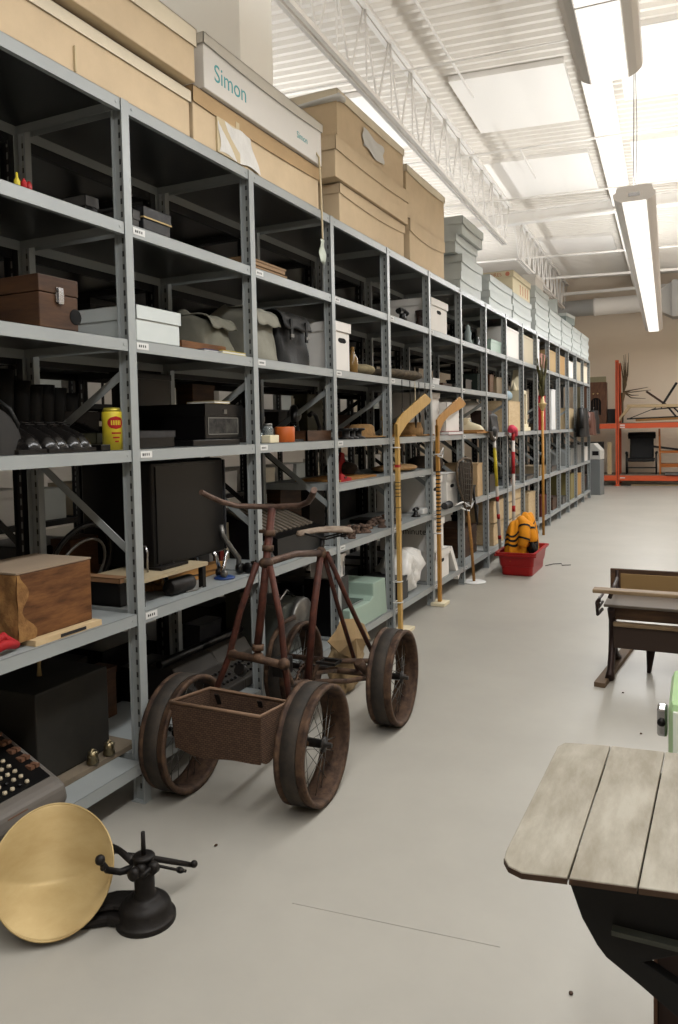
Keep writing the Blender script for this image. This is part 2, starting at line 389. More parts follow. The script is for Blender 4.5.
# duct on the back wall
# ================================================================= BOXES ON TOP OF THE RACK
TOP=2.742
def inbay(y0,y1):              # a box on a shelf stands between the two uprights of its bay
    k=math.floor(((y0+y1)/2-Y0)/WB); return max(y0,PY(k)+.032),min(y1,PY(k+1)-.032)
def carton(label,y0,y1,z0,z1,X,dep,bm,lm,lidh=.07,over=.008,cat='box',group=None,rz=0,tape=None,name='cardboard_box',hole=None,sag=0,em=None):
    if -2.56<X<-1.9 and z0<2.7: y0,y1=inbay(y0,y1)
    w=y1-y0; h=z1-z0
    t=thing(name,label,cat,(X-dep/2,(y0+y1)/2,z0),rz,group)
    b=MB(); b.bb((-dep/2+over,-w/2+over,0),(dep/2-over,w/2-over,h-.004)); b.build('box_body',bm,t,bevel=.004)
    l=MB(); n=10
    # the lid skirt sags a little along its length
    pts=[(-w/2+w*i/n,h-lidh-sag*(4*(i/n)*(1-i/n))) for i in range(n+1)]
    poly=pts+[(w/2,h),(-w/2,h)]
    l.prism([(a,c) for a,c in poly],dep/2-.003,dep/2,'YZ'); l.prism([(a,c) for a,c in poly],-dep/2,-dep/2+.003,'YZ')
    l.bb((-dep/2,-w/2,h-lidh),(dep/2,-w/2+.003,h)); l.bb((-dep/2,w/2-.003,h-lidh),(dep/2,w/2,h)); l.bb((-dep/2,-w/2,h-.003),(dep/2,w/2,h))
    l.build('lid',lm,t)
    if tape:
        for (ty,tw,th) in tape:
            m=MB(); m.bb((dep/2-over,-w/2+ty,.01),(dep/2+.0015,-w/2+ty+tw,th)); m.build('packing_tape',tapeM,t)
    if hole:
        for s in hole:
            if s=='x':
                m=MB(); c=h*.62
                m.prism([(.038*math.cos(a)+(.02 if math.cos(a)>0 else -.02),c+.016*math.sin(a)) for a in [2*PI*k/16 for k in range(16)]],dep/2-over-.001,dep/2-over+.0012,'YZ'); m.build('hand_hole',slotM,t)
    return t
A1=carton('large worn cardboard box at the left end of the rack top, under another',.9,2.79,TOP,2.95,-2.0,.55,cardM,cardP,.05,tape=[(1.2,.006,.1)])
a2=carton('upper tan cardboard box with drooping lid, top left on the rack',.95,2.77,2.965,3.19,-1.95,.6,cardM,cardP,.075,sag=.01)
b1=carton('long cardboard box with torn tape beneath the white scrawled box',2.80,4.03,TOP,2.985,-2.0,.55,cardM,cardD,.07,sag=.012,tape=[(.18,.16,.17),(.34,.03,.2)])
m=MB(); m.grid(lambda u,v:(.2775+.002*math.sin(9*u+4*v),-.42+.36*u*(1-.25*v)+.01*math.sin(6*v),.015+.15*v+.006*math.sin(11*u)),16,6); m.build('torn_tape',plasticB,b1)
b2=carton('long white box with teal scrawled writing, lying on a cardboard box',2.85,4.02,2.988,3.225,-1.97,.56,whiteB,mat('white_card_lid',(214,208,196),.7),.045,sag=.015)
tealI=mat('teal_marker',(96,176,180),.6)
text('handwriting','Simon',.11,(.56/2-.0075,-.50,.06),FACE_X,tealI,b2,.0004)
text('handwriting','Simon',.05,(.56/2-.0075,.28,.07),FACE_X,tealI,b2,.0004)
b3=carton('tall plain white box standing on the white scrawled box',3.3,3.64,3.228,3.86,-2.06,.62,mat('lit_white_card',(240,238,232),.7),mat('lit_white_card',(0,0,0)),.05)  # lighter copy of the white card; extra light is put into its colour
# hanging string with frayed tag
t=thing('hanging_string','cream string with a frayed paper tag hanging over the rack edge','string',(-1.965,yat(321,-1.965,2.9),2.6)); 
m=MB(); m.tube([(-.03,-.03,.47),(0,-.02,.42),(.003,-.01,.25),(0,0,.12),(.002,.0,.0),(0,.003,-.05)],.006,6); m.build('cord',tapeM,t)
m=MB(); m.grid(lambda u,v:(.006*math.sin(8*v+3*u),(u-.5)*(.05+.03*v),-.04-.13*v-.01*math.sin(20*u)*v),8,8); m.build('paper_tag',mat('aged_paper',(206,214,200),.8),t,solid=.002)
# stack C, D
c1=carton('bottom cardboard box of the three-high stack with a torn paper label',4.30,5.45,TOP,2.985,-2.0,.52,cardM,cardM,.06,sag=.02)
c2=carton('middle cardboard box of the three-high stack, jutting towards the camera',4.19,5.46,2.988,3.235,-1.97,.55,cardM,cardM,.085,sag=.012)
c3=carton('top cardboard box of the three-high stack, with torn white paper on its side',4.29,5.46,3.238,3.55,-2.0,.52,cardM,cardP,.05,sag=.01)
m=MB(); m.grid(lambda u,v:(.263+.002*math.sin(7*u+9*v),-.2+.36*u+.012*math.sin(9*v),.09+.12*v+.01*math.sin(8*u)-.03*u),12,6); m.build('torn_label',paper,c3)
m=MB(); m.tube([(.262,-.5,.27),(.266,-.57,.26),(.15,-.578,.255),(0,-.575,.25),(-.2,-.577,.245)],[.02,.026,.018,.016,.014],8); m.build('paper_wad',paper,c3)
d1=carton('lower tan cardboard box just left of the blue-grey boxes',5.56,6.44,TOP,3.07,-2.0,.5,cardM,cardM,.09,sag=.03)
d2=carton('upper tan cardboard box just left of the blue-grey boxes',5.5,6.46,3.072,3.46,-2.0,.5,cardM,cardP,.05,sag=.015)
GB='flat blue-grey textile boxes stacked on the rack top'
def flat(label,y0,y1,z0,h,X=-2.0,dep=.44): return carton(label,y0,y1,z0,z0+h,X,dep,greyB,greyB,h*.42,over=.010,sag=.016,group=GB,name='archive_box')
names=['lowest','second from bottom','third from bottom','topmost']
for i,(o,x) in enumerate([(-.03,-2.0),(.02,-2.0),(-.07,-2.03),(.0,-1.985)]):
    flat('flat blue-grey box, %s in the four-high stack by the cardboard boxes'%names[i],6.95+o,7.70+o,TOP+i*.172,.17,x)
for i in range(2): flat('flat blue-grey box, %s of the two next to the cream box'%(['lower','upper'][i]),8.0,9.07,TOP+i*.168,.165)
for i in range(2): flat('flat blue-grey box, %s of the two under the cream box'%(['lower','upper'][i]),9.12,10.2,TOP+i*.16,.157)
cr=carton('cream box with faded red print on top of blue-grey boxes',9.13,10.15,TOP+.322,3.32,-2.0,.46,creamB,creamB,.07,over=.01)
fr=mat('faded_red_print',(206,130,104),.7)
text('printed_words','ARMOIRES',.06,(-.19,-.5125,.196),FACE_Y,fr,cr,.0004)
m=MB(); m.prism([(.16+.026*math.cos(k*PI/8),.217+.026*math.sin(k*PI/8)) for k in range(16)],-.5135,-.5105,'XZ'); m.build('red_emblem',fr,cr)
for q in (-.1,.05,.2,.33): m=MB(); m.bb((.2195,q,.03),(.2215,q+.03,.15)); m.build('red_stripe',fr,cr)
seq=['lowest','second','third','fourth']
for i in range(4): flat('flat blue-grey box, %s up in the stack beyond the cream box'%seq[i],10.5-(.02 if i==3 else 0),11.47,TOP+i*.155,.152)
for k,(ya,nn) in enumerate([(11.55,3),(12.65,3),(13.75,3),(14.85,3)]):
    for i in range(nn):
        flat('flat blue-grey box, %s up, %s stack from the far end of the rack'%(seq[i],['fourth','third','second','first'][k]),ya,ya+1.04,TOP+i*.15,.147)
carton('blue-grey box perched askew on the far blue-grey boxes',12.0,12.7,TOP+.455,TOP+.66,-2.02,.4,greyB,greyB,.06,name='archive_box',rz=.15)
carton('pale box with a dark end on the far blue-grey stacks',13.3,13.9,TOP+.455,TOP+.62,-2.0,.35,greyE,greyB,.05,name='archive_box',rz=-.1)
carton('white document box standing on the blue-grey boxes past the cream one',10.62,11.2,TOP+.625,TOP+.80,-2.02,.4,whiteB,whiteB,.05,name='archive_box')
# ================================================================= THINGS ON THE SHELVES
def lidbox(name,label,cat,y0,y1,z,h,X,dep,bm,lm=None,lidh=.04,over=.004,**k):
    return carton(label,y0,y1,z+.001,z+h,X,dep,bm,lm or bm,lidh,over,cat,name=name,**k)
def Y(px,z,X=-2.0): return yat(px,X,z)
L1,L2,L3,L4,L5,L6=LV
# ---- second shelf
t=thing('round_pot','black round pot with a flared rim on the second highest shelf','pot',(-2.42,Y(50,L2+.1,-2.42),L2)); MB().lathe([(.07,0),(.085,.02),(.06,.06),(.055,.09),(.08,.12),(.095,.125),(.095,.14),(.05,.142)]).build('pot_body',blackM,t); MB().lathe([(.05,.142),(.045,.16),(.0,.165)]).build('lid',blackM,t)
for i,(px,c,l) in enumerate([(17,yel,'small yellow bottle at the edge of the second shelf'),(24,redC,'small red spool beside the little yellow bottle'),(29,redP,'tiny red jar next to the red spool')]):
    o=MB().lathe([(.008,0),(.01,.01),(.01,.03),(.004,.04),(.004,.055-.012*i),(0,.056-.012*i)]).build('small_bottle' if i==0 else 'spool' if i==1 else 'small_jar',c,None,loc=(-2.03,Y(px,L2+.02,-2.03),L2)); tag(o,l,['bottle','spool','jar'][i])
lidbox('deed_box','black tin box with copper line left of the near upright','box',Y(86,L2,-2.1),Y(121,L2,-2.1),L2,.10,-2.1,.3,blackM,mat('tin_grey',(60,58,56),.4))
lidbox('deed_box','small grey tin box just right of the near upright on the second shelf','box',Y(133,L2,-2.07),Y(141,L2,-2.07),L2,.10,-2.07,.25,mat('tin_grey',(60,58,56),.4))
t=lidbox('deed_box','black mottled metal box with a gold line on the second shelf','box',Y(144,L2,-2.06),Y(172,L2,-2.06),L2,.125,-2.06,.3,mat('mottled_black',(44,44,46),.4,0,.3,30),mat('mottled_black',(0,0,0)),.045)
w=Y(172,L2,-2.06)-Y(144,L2,-2.06); m=MB(); m.bb((.15,-w/2,.075),(.1525,w/2,.081)); m.bb((-.15,-w/2-.0015,.075),(.15,-w/2,.081)); m.build('gold_line',brass,t)
for i in range(2):
    lidbox('flat_wooden_box','%s of two thin tan wooden cases in the third bay, second shelf'%['lower','upper'][i],'case',Y(256,L2,-2.05)-.25,Y(286,L2,-2.05)-.01*i,L2+i*.036,.034,-2.04,.35,mat('tan_case',(150,120,88),.6),None,.012)
t=thing('serving_tray','dark scalloped tray lying on the second shelf, third bay','tray',(-2.3,Y(325,L2+.02,-2.3),L2)); MB().lathe([(.0,.012),(.17,.012),(.21,.03),(.215,.033),(.2,.02),(.15,.002),(0,.002)],n=28).build('tray_body',mat('tray_brown',(70,52,44),.4),t); MB().tube([(-.03,-.2,.03),(-.03,-.25,.04),(.03,-.25,.04),(.03,-.2,.03)],.006).build('handle',iron,t)
def phone_horn(label,x,y,z,s=1,m_=blackM):
    t=thing('desk_telephone',label,'telephone',(x,y,z)); MB().lathe([(.08*s,0),(.085*s,.015*s),(.05*s,.05*s),(.03*s,.1*s),(.035*s,.12*s)]).build('telephone_base',m_,t)
    MB().tube([(0,-.11*s,.13*s),(0,-.06*s,.16*s),(0,.06*s,.16*s),(0,.11*s,.13*s)],[.03*s,.014*s,.014*s,.03*s]).build('handset',m_,t); return t
phone_horn('black desk telephone beside the white box on the second shelf',-2.12,Y(405,L2,-2.1),L2,.8)
t=thing('shoe','dark brown high boot lying before the white box, second shelf','boot',(-2.08,Y(424,L2,-2.08),L2))
def bankers(label,y0,y1,z,X=-1.995,dep=.39,h=.27,group='white archive boxes with hand holes',rz=0):
    return carton(label,y0,y1,z+.001,z+h,X,dep,whiteB,whiteB,.06,.01,'box',name='archive_box',hole='x',group=group,rz=rz)
def shoe_parts(t,L=.27,h=.09,ankle=.0,m_=blackR,sole=iron):
    n=14; h=h*1.35
    def sec(u):      # outline half width and height along the length, toe at u=1
        w=.032+.014*math.sin(PI*min(1,u*1.05))*(1 if u>.45 else .7); 
        top=h*(1.0-.55*max(0,(u-.35)/.65)) if u<.9 else h*.45*math.sqrt(max(0,1-((u-.9)/.1)**2)*.9+.1)
        if u>.97: w*=.55
        if u<.06: w*=.75
        return w,top
    v=[];f=[];k=10
    for i in range(n+1):
        u=i/n; w,tp=sec(u); y=(u-.5)*L
        for j in range(k):
            a=PI*j/(k-1); v.append((w*math.cos(a)*(1 if math.sin(a)<.5 else .9),y,.014+(tp-.014)*math.sin(a)**.7))
    for i in range(n):
        for j in range(k-1): f.append((i*k+j,i*k+j+1,(i+1)*k+j+1,(i+1)*k+j))
    f.append(list(range(k))); f.append([n*k+j for j in range(k)][::-1])
    MB().add(v,f,True).build('shoe_upper',m_,t)
    MB().prism([((.034+.012*math.sin(PI*i/12))*s,(i/12-.5)*(L+.012)) for s,r in ((1,range(13)),(-1,range(12,-1,-1))) for i in r],0,.015,'XY').build('sole',sole,t)
    MB().bb((-.03,-L/2-.004,-.0),(.03,-L/2+.07,.018)).build('heel',sole,t)
    if ankle:
        MB().lathe([(.034,h*.6),(.04,h),(.042,h+ankle*.5),(.048,h+ankle),(.044,h+ankle),(.036,h)],(0,-L/2+.055,0),'Z',14).build('boot_shaft',m_,t)
    m=MB()
    for i in range(2): m.tube([(-.02,-L*.04+i*.016,h*.93-i*.007),(.02,-L*.04+i*.016,h*.93-i*.007)],.0025,5)
    m.build('laces',iron,t)
shoe_parts(t,.26,.08,.05,mat('brown_leather',(48,32,26),.5))
bankers('white archive box with a hand hole, alone on the second highest shelf',Y(431,L2),Y(448,L2),L2)
for i,(px,h,c,l) in enumerate([(468,.2,greyE,'grey slender figurine on the second shelf beyond the white box'),(477,.12,mat('dark_bottle',(40,48,44),.2),'squat dark jar beside the grey figurine'),(482,.1,steel,'small steel canister right of the squat dark jar')]):
    o=MB().lathe([(.04,0),(.045,.02),(.03,h*.3),(.035,h*.6),(.02,h*.75),(.025,h*.88),(0,h)],n=16).build(['figurine','jar','canister'][i],c,None,loc=(-2.06,Y(px,L2,-2.06),L2)); tag(o,l,['figurine','jar','canister'][i])
for i,(p0,p1,h,c,l) in enumerate([(494,504,.14,teal,'small teal tin on the second shelf, eighth bay'),(509,522,.36,whiteB,'tall white carton on the second shelf before the light panel'),(525,538,.36,mat('pale_carton',(196,184,158),.7),'large pale carton on the second shelf past the white carton'),(540,542,.40,paper,'thin white book standing upright on the second shelf'),(543,548,.22,mat('rose_card',(170,120,104),.7),'rose coloured carton right of the thin white book'),(551,558,.33,mat('tan_carton',(182,154,110),.8),'tan cardboard carton on the second shelf near the far end'),(561,567,.32,mat('ochre_card',(176,138,84),.7),'ochre carton with black string on the second shelf'),(570,575,.3,whiteB,'white carton with red base near the far end, second shelf'),(578,582.5,.36,mat('pale_carton',(0,0,0)),'pale carton last but one on the second shelf'),(585,589,.34,cardP,'pale carton in the last bay of the second shelf')]):
    a,b=Y(p0,L2),Y(p1,L2); X=-2.03
    lidbox('carton',l,'box',a,b,L2,h,X,.35,c,None,.03)
# ---- third shelf
t=thing('wooden_box','dark wooden box with latch and round hole on the third shelf','box',(-2.17,(Y(42,L3,-2.0)+Y(77,L3,-2.0))/2,L3+.001)); w=Y(77,L3)-Y(38,L3); 
m=MB(); m.bb((-.17,-w/2,0),(.17,w/2,.118)); m.build('box_body',woodD,t,bevel=.003)
m=MB(); m.bb((-.172,-w/2-.002,.12),(.172,w/2+.002,.178)); m.build('lid',woodD,t,bevel=.003)
m=MB(); m.bb((.17,-.018,.09),(.176,.018,.125)); m.bb((.176,-.011,.085),(.182,.011,.14)); m.bb((.17,-.016,.13),(.176,.016,.142)); m.build('latch',chrome,t)
m=MB(); m.lathe([(.028,0),(.028,.001),(.024,.002),(0,.0015)],(.17,.075,.05),'X',20); m.build('round_hole',slotM,t)
t=carton('long blue-grey lidded box crossing the near upright on the third shelf',Y(128,L3,-1.99)-.0,Y(182,L3,-1.99),L3+.001,L3+.143,-1.99,.35,greyB,greyB,.055,.006,name='archive_box')
t=thing('book','small red-brown book lying behind the blue-grey box','book',(-2.3,2.18,L3)); MB().bb((-.09,-.1,0),(.09,.1,.003)).bb((-.09,-.1,.032),(.09,.1,.035)).bb((-.09,-.1,0),(-.087,.1,.035)).build('cover',mat('red_brown_cover',(90,48,30),.6),t); MB().bb((-.085,-.095,.003),(.087,.095,.032)).build('pages',paper,t)
o=MB().bb((-.11,Y(182,L3,-2.05),L3),(0.0,Y(226,L3,-2.05),L3+.042)).build('wooden_board',woodO,None,loc=(-2.05,0,0)); tag(o,'brown wooden board beside the blue-grey lidded box','board')
def flatbook(label,x,y,z,sx,sy,h,c,rz=0):
    t=thing('book',label,'book',(x,y,z),rz); MB().bb((-sx/2,-sy/2,0),(sx/2,sy/2,.002)).bb((-sx/2,-sy/2,h-.002),(sx/2,sy/2,h)).bb((-sx/2,-sy/2,0),(-sx/2+.002,sy/2,h)).build('cover',c,t); MB().bb((-sx/2+.002,-sy/2+.003,.002),(sx/2-.003,sy/2-.003,h-.002)).build('pages',paper,t); return t
flatbook('thin yellow book at the front edge of the third shelf',-2.05,Y(233,L3),L3,.12,.2,.014,yel)
flatbook('thin dark blue notebook under the wooden board end',-2.06,Y(218,L3)-.02,L3,.1,.14,.012,blueM)
def cloth_bag(name,label,cat,y0,y1,z,h,X,dep,mm,flap=True,seed=1,peak=.0,straps=True):
    y0,y1=inbay(y0,y1)
    t=thing(name,label,cat,(X-dep/2,(y0+y1)/2,z+.001)); w=y1-y0; r=random.Random(seed); a,b,c=[r.uniform(0,6) for _ in range(3)]
    def fn(u,v):
        th=2*PI*u; k=1-.28*v-.5*max(0,v-.85)/.15; sx=abs(math.cos(th))**.5*(1 if math.cos(th)>0 else -1); sy=abs(math.sin(th))**.35*(1 if math.sin(th)>0 else -1)
        wr=1+.05*math.sin(5*th+a+6*v)+.03*math.sin(9*th+b-5*v)
        return (dep/2*sx*k*wr, w/2*sy*(1-.1*v-.12*max(0,v-.85)/.15)*(1+.02*math.sin(7*v+a)), h*v*(1+.05*math.sin(3*th+c)+peak*math.sin(th)))
    m=MB(); m.grid(fn,40,12); n=len(m.v); top=[i*13+12 for i in range(40)]; m.f.append(top); m.sm.append(True); m.build('bag_body',mm,t)
    if flap:
        m=MB(); m.grid(lambda u,v:(dep*.36*(math.sin(PI*.5*min(1,v*1.6))) +dep*.14*v +.004*math.sin(10*u), (u-.5)*w*.9,h*(1.02-.5*max(0,v-.3))+.006*math.sin(12*u+3*v)),14,8); m.build('flap',mm,t,solid=.006)
    if straps:
        m=MB(); m.tube([(0,-w*.35,h*.95),(0,-w*.1,h*1.08),(.02,w*.1,h*1.05),(0,w*.38,h*.93)],.009,8); m.build('carrying_handle',mm,t)
        for q in(-.25,.25):
            m=MB(); m.bb((dep*.5-.004,q*w-.012,h*.45),(dep*.5+.006,q*w+.012,h*.85)); m.build('strap',mm,t)
            m=MB(); m.bb((dep*.5+.004,q*w-.016,h*.5),(dep*.5+.01,q*w+.016,h*.56)); m.build('buckle',steel,t)
    return t
cloth_bag('satchel','limp grey-green canvas kit bag at the second bay end, third shelf','bag',Y(215,L3,-2.1)-.08,Y(249,L3,-2.05),L3,.19,-2.06,.36,greyC,True,2,-.15,False)
cloth_bag('satchel','pale grey canvas satchel left of the black leather bag','bag',Y(258,L3,-2.02),Y(283,L3,-2.02),L3,.27,-2.02,.36,mat('pale_canvas',(136,134,122),.9,0,.1,9,bump=.3),True,3,-.08,False)
cloth_bag('leather_bag','black leather bag with handle between satchel and white box','bag',Y(284,L3,-2.0),Y(315,L3,-2.0)-.01,L3,.28,-2.0,.3,blackR,True,5,.0,True)
bankers('white archive box with a hand hole beside the black leather bag',Y(334,L3,-1.995),Y(350,L3,-1.995)+.03,L3,h=.30)
o=MB().lathe([(.03,0),(.035,.01),(.035,.1),(.015,.13),(.012,.17),(.016,.175),(0,.18)],n=16).build('bottle',mat('amber_glass',(120,92,50),.2),None,loc=(-2.06,Y(353,L3,-2.06),L3)); tag(o,'small amber bottle right of the white archive box, third shelf','bottle')
def cushion(name,label,cat,y0,y1,z,h,X,dep,mm,seed=0):
    y0,y1=inbay(y0,y1); t=(y0+y1)/2; w=y1-y0; r=random.Random(seed); a=r.uniform(0,6)
    m=MB(); m.grid(lambda u,v:(dep/2*math.cos(2*PI*u)*math.sin(PI*v)**.6*(1+.06*math.sin(5*2*PI*u+a)), w/2*math.sin(2*PI*u)*math.sin(PI*v)**.6*(1+.05*math.sin(3*2*PI*u+a)), h/2-h/2*math.cos(PI*v)*(1+.08*math.sin(4*2*PI*u+a)*math.sin(PI*v))),32,12)
    o=m.build(name,mm,None,loc=(X-dep/2,t,z)); return tag(o,label,cat)
camo=mat('spotted_textile',(116,104,86),.95,0,0,22,rgb2=(70,62,54),bump=.3)
cushion('folded_textile','folded pale patterned textile bundle, fourth bay of the third shelf','textile',Y(361,L3,-2.03),Y(388,L3,-2.03),L3,.09,-2.03,.4,mat('straw_textile',(140,128,100),.95,0,.2,22,bump=.3),1)
cushion('folded_textile','long mottled textile roll overhanging the fifth bay of the third shelf','textile',Y(392,L3,-1.96),Y(430,L3,-1.96),L3,.085,-1.94,.4,camo,2)
for i,(px,l) in enumerate([(402,.16),(410,.12),(415,.2),(419,.16),(425,.14)]):
    t=thing('hanging_tool','%s thin dark tool hanging from the third shelf on a cord'%['first','second','third','fourth','fifth'][i],'tool',(-1.955,Y(px,L3-.1,-1.955),L3-.06),group='tools hanging on cords before the fifth bay')
    MB().tube([(0,0,.05),(0,.003,-l*.5),(0,0,-l)],.003,5).build('cord',tapeM if i==2 else iron,t)
    MB().tube([(0,0,-l),(.002,.004,-l-.05),(0,.01,-l-.1)],[.005,.011,.004],8).build('tool_blade',iron,t)
for i,(p0,p1,h,c,l) in enumerate([(433,440,.06,paper,'small stack of white papers at the sixth bay, third shelf'),(443,452,.03,woodD,'low dark wooden case near the middle of the third shelf'),(455,460,.04,mat('tin_grey',(60,58,56),.4),'grey tin lid on the third shelf before the sixth upright'),(466,472,.10,blackM,'black camera-like case, seventh bay of the third shelf'),(478,481,.18,mat('dark_bottle',(40,48,44),.2),'dark square bottle, third shelf, by the seventh upright'),(490,494,.2,mat('brown_bottle',(70,44,30),.2),'brown tall tin on the last stretch of the third shelf'),(497,503,.19,mat('drab_card',(128,112,88),.7),'drab carton at the very end of the third shelf')]):
    lidbox('carton' if i not in (0,) else 'paper_stack',l,'box' if i else 'papers',Y(p0,L3,-2.03),Y(p1,L3,-2.03),L3,h,-2.03,.2,c,None,.015)
# ---- fourth shelf (eye height)
shoeM=mat('polished_black_leather',(22,20,19),.18)
SH='black leather shoes in a row on the fourth shelf'
o=MB(); r=.17
o.grid(lambda u,v:(.15*math.cos(2*PI*u)*math.cos(PI/2*v)**.7,.17*math.sin(2*PI*u)*math.cos(PI/2*v)**.7,.17*math.sin(PI/2*v)**.9),28,10)
hm=o.build('felt_hood',mat('dark_felt',(46,44,42),.9,0,.1,12,bump=.2),None,loc=(-2.16,Y(-6,L4,-2.05),L4)); tag(hm,'dark grey felt hood at the left edge of the fourth shelf','hat')
for i,(px,an,l) in enumerate([(28,.10,'tall black boot with a brass buckle, leftmost in the row of shoes'),(43,0,'black leather shoe right beside the buckled boot'),(58,0,'third black shoe from the left in the row'),(70,0,'fourth black shoe from the left in the row'),(82,0,'fifth black shoe from the left, with brown tongue'),(93,0,'last black shoe in the row, nearest the yellow tin')]):
    t=thing('shoe',l,'shoe',(-2.135,Y(px,L4,-2.0),L4+.001),-PI/2-.12*(i%2),SH)
    shoe_parts(t,.25,.085 if i else .07,an,shoeM)
    if i==0:
        m=MB(); m.lathe([(.012,-.003),(.017,0),(.012,.003)],(0,.06,.10),'Y',16); m.build('brass_buckle',brass,t); m=MB(); m.tube([(-.035,.03,.05),(-.02,.07,.1),(0,.06,.15),(.01,0,.19)],.008); m.build('strap',blackR,t)
for i,(px,hh) in enumerate([(20,.3),(36,.26),(48,.24),(60,.25),(72,.24),(84,.22)]):
    t=thing('shoe','%s black boot standing behind the row of shoes'%['first','second','third','fourth','fifth','sixth'][i],'boot',(-2.4,Y(px,L4,-2.4)+.0,L4+.001),-PI/2+.2,'black boots behind the row of shoes')
    shoe_parts(t,.25,.09,hh-.1,blackR)
# yellow tin
t=thing('powder_tin','yellow round tin with red oval label left of the near upright','tin',(-2.06,Y(113,L4,-2.06),L4+.001))
MB().lathe([(.038,0),(.038,.145),(.036,.148)],n=28).build('tin_body',yel,t)
MB().lathe([(.036,.148),(.034,.155),(.03,.163),(.0,.165)],n=24).build('lid',mat('dull_yellow_lid',(170,156,60),.35,.5),t)
def onc(a,z,r=.0392): return (r*math.cos(a),r*math.sin(a),z)
m=MB(); m.grid(lambda u,v:onc(-.45+(u-.5)*1.7*math.sqrt(max(0.0001,1-(2*v-1)**2)),.105+(v-.5)*.05),14,10); m.build('red_oval',redP,t)
m=MB()
for k in range(5): m.grid(lambda u,v:onc(-.95+k*.22+.13*u,.096+.018*v,.0396),3,2)
m.build('oval_lettering',yel,t)
m=MB()
for z,a,b in ((.062,-.9,.1),(.045,-.8,-.1),(.03,-.6,-.2)): m.grid(lambda u,v:onc(a+(b-a)*u,z+.006*v,.0394),6,1)
m.build('printed_lines',redP,t)
o=MB().bb((-.03,-.025,0),(.03,.025,.024)).build('small_black_box',blackM,None,loc=(-2.03,Y(100,L4,-2.03),L4),bevel=.003); tag(o,'tiny black box on the shelf edge left of the yellow tin','box')
lidbox('tin_case','dull green tin behind the tiny black box','tin',Y(97,L4,-2.12),Y(107,L4,-2.12),L4,.07,-2.12,.15,mat('drab_green',(62,60,44),.5))
lidbox('cash_box','low black enamel case right of the near upright','case',Y(140,L4,-2.02),Y(176,L4,-2.02),L4,.075,-2.02,.28,blackM,mat('mottled_black',(0,0,0)),.03)
t=lidbox('cash_box','black strongbox with a worn rectangular plate on its front','box',Y(206,L4,-2.04),Y(244,L4,-2.04),L4+.03,.165,-2.04,.38,blackM,blackM,.055)
w=Y(244,L4,-2.04)-Y(206,L4,-2.04)
m=MB(); 
for a,b in (((-w*.42,.02),(w*.36,.024)),((-w*.42,.096),(w*.36,.10)),((-w*.42,.02),(-w*.42+.004,.10)),((w*.36-.004,.02),(w*.36,.10))): m.bb((.187,a[0],a[1]),(.1885,b[0],b[1]))
m.build('plate_border',mat('worn_silver',(120,118,112),.5),t)
m=MB(); m.bb((.1868,-w*.40,.026),(.1876,w*.34,.094)); m.build('worn_plate',mat('worn_plate_m',(74,72,68),.6,0,0,28,rgb2=(22,21,20)),t)
m=MB(); m.bb((.19,-.012,.118),(.194,.012,.138)); m.build('lock',steel,t)
o=MB().bb((-.4,-w/2-.05,0),(0,w/2+.01,.028)).build('dark_tray',blackM,None,loc=(-2.03,(Y(244,L4)+Y(206,L4))/2,L4+.001),bevel=.003); tag(o,'flat black tray underneath the strongbox','tray')
flatbook('yellowish folded paper lying on top of the strongbox',-2.12,Y(212,L4+.2,-2.1),L4+.197,.16,.13,.012,mat('buff_card',(190,170,120),.8))
# third bay: glass, orange block, white block, machines
for i,(px,r_,h) in enumerate([(255,.035,.05),(262,.04,.06),(268,.03,.09),(273,.035,.05)]):
    t=thing('glass_jar','%s small glass jar from the left, third bay of the fourth shelf'%['first','second','third','fourth'][i],'jar',(-2.05-.04*(i%2),Y(px,L4,-2.05),L4+.001),group='small glass jars beside the orange box')
    MB().lathe([(r_*.9,0),(r_,.01),(r_,h*.8),(r_*.8,h),(r_*.7,h),(r_*.9,h*.75),(r_*.85,.015),(0,.01)],n=16).build('jar_body',mat('clear_glass',(210,220,220),.08,trans=.8),t)
    MB().lathe([(r_*.82,h),(r_*.85,h+.004),(r_*.8,h+.012),(0,h+.013)],n=16).build('lid',steel,t)
o=MB().lathe([(.052,0),(.055,.004),(.055,.08),(.05,.085),(0,.086)],n=20).build('orange_pot',mat('orange_clay',(186,92,36),.5),None,loc=(-2.05,Y(285,L4,-2.05),L4)); tag(o,'orange brown round pot on the fourth shelf','pot')
o=MB().bb((-.03,-.045,0),(.03,.045,.04)).build('white_block',creamB,None,loc=(-2.0-.03,Y(275,L4),L4+.001),bevel=.004); tag(o,'small cream block in front of the orange pot','block')
def sewing(label,x,y,z,s=1.,rz=0,m_=blackM,name='sewing_machine',cat='sewing machine'):
    t=thing(name,label,cat,(x,y,z+.001),rz)
    MB().bb((-.09*s,-.2*s,0),(.09*s,.2*s,.045*s)).build('machine_bed',m_,t,bevel=.006)
    m=MB(); m.tube([(0,.14*s,.04*s),(0,.145*s,.15*s),(0,.12*s,.22*s),(0,.05*s,.25*s),(0,-.1*s,.24*s),(0,-.15*s,.2*s),(0,-.155*s,.13*s)],[.045*s,.035*s,.036*s,.033*s,.028*s,.028*s,.022*s],12); m.build('machine_arm',m_,t)
    MB().lathe([(.0,-.01*s),(.05*s,-.012*s),(.06*s,-.006*s),(.06*s,.008*s),(.045*s,.012*s),(0,.014*s)],(0,.19*s,.2*s),'Y',20).build('hand_wheel',steel,t)
    MB().tube([(0,-.155*s,.13*s),(0,-.155*s,.05*s)],.004*s,6).build('needle_bar',chrome,t)
    return t
sewing('black sewing machine in the third bay of the fourth shelf',-2.28,Y(306,L4,-2.2),L4,.8,.5)
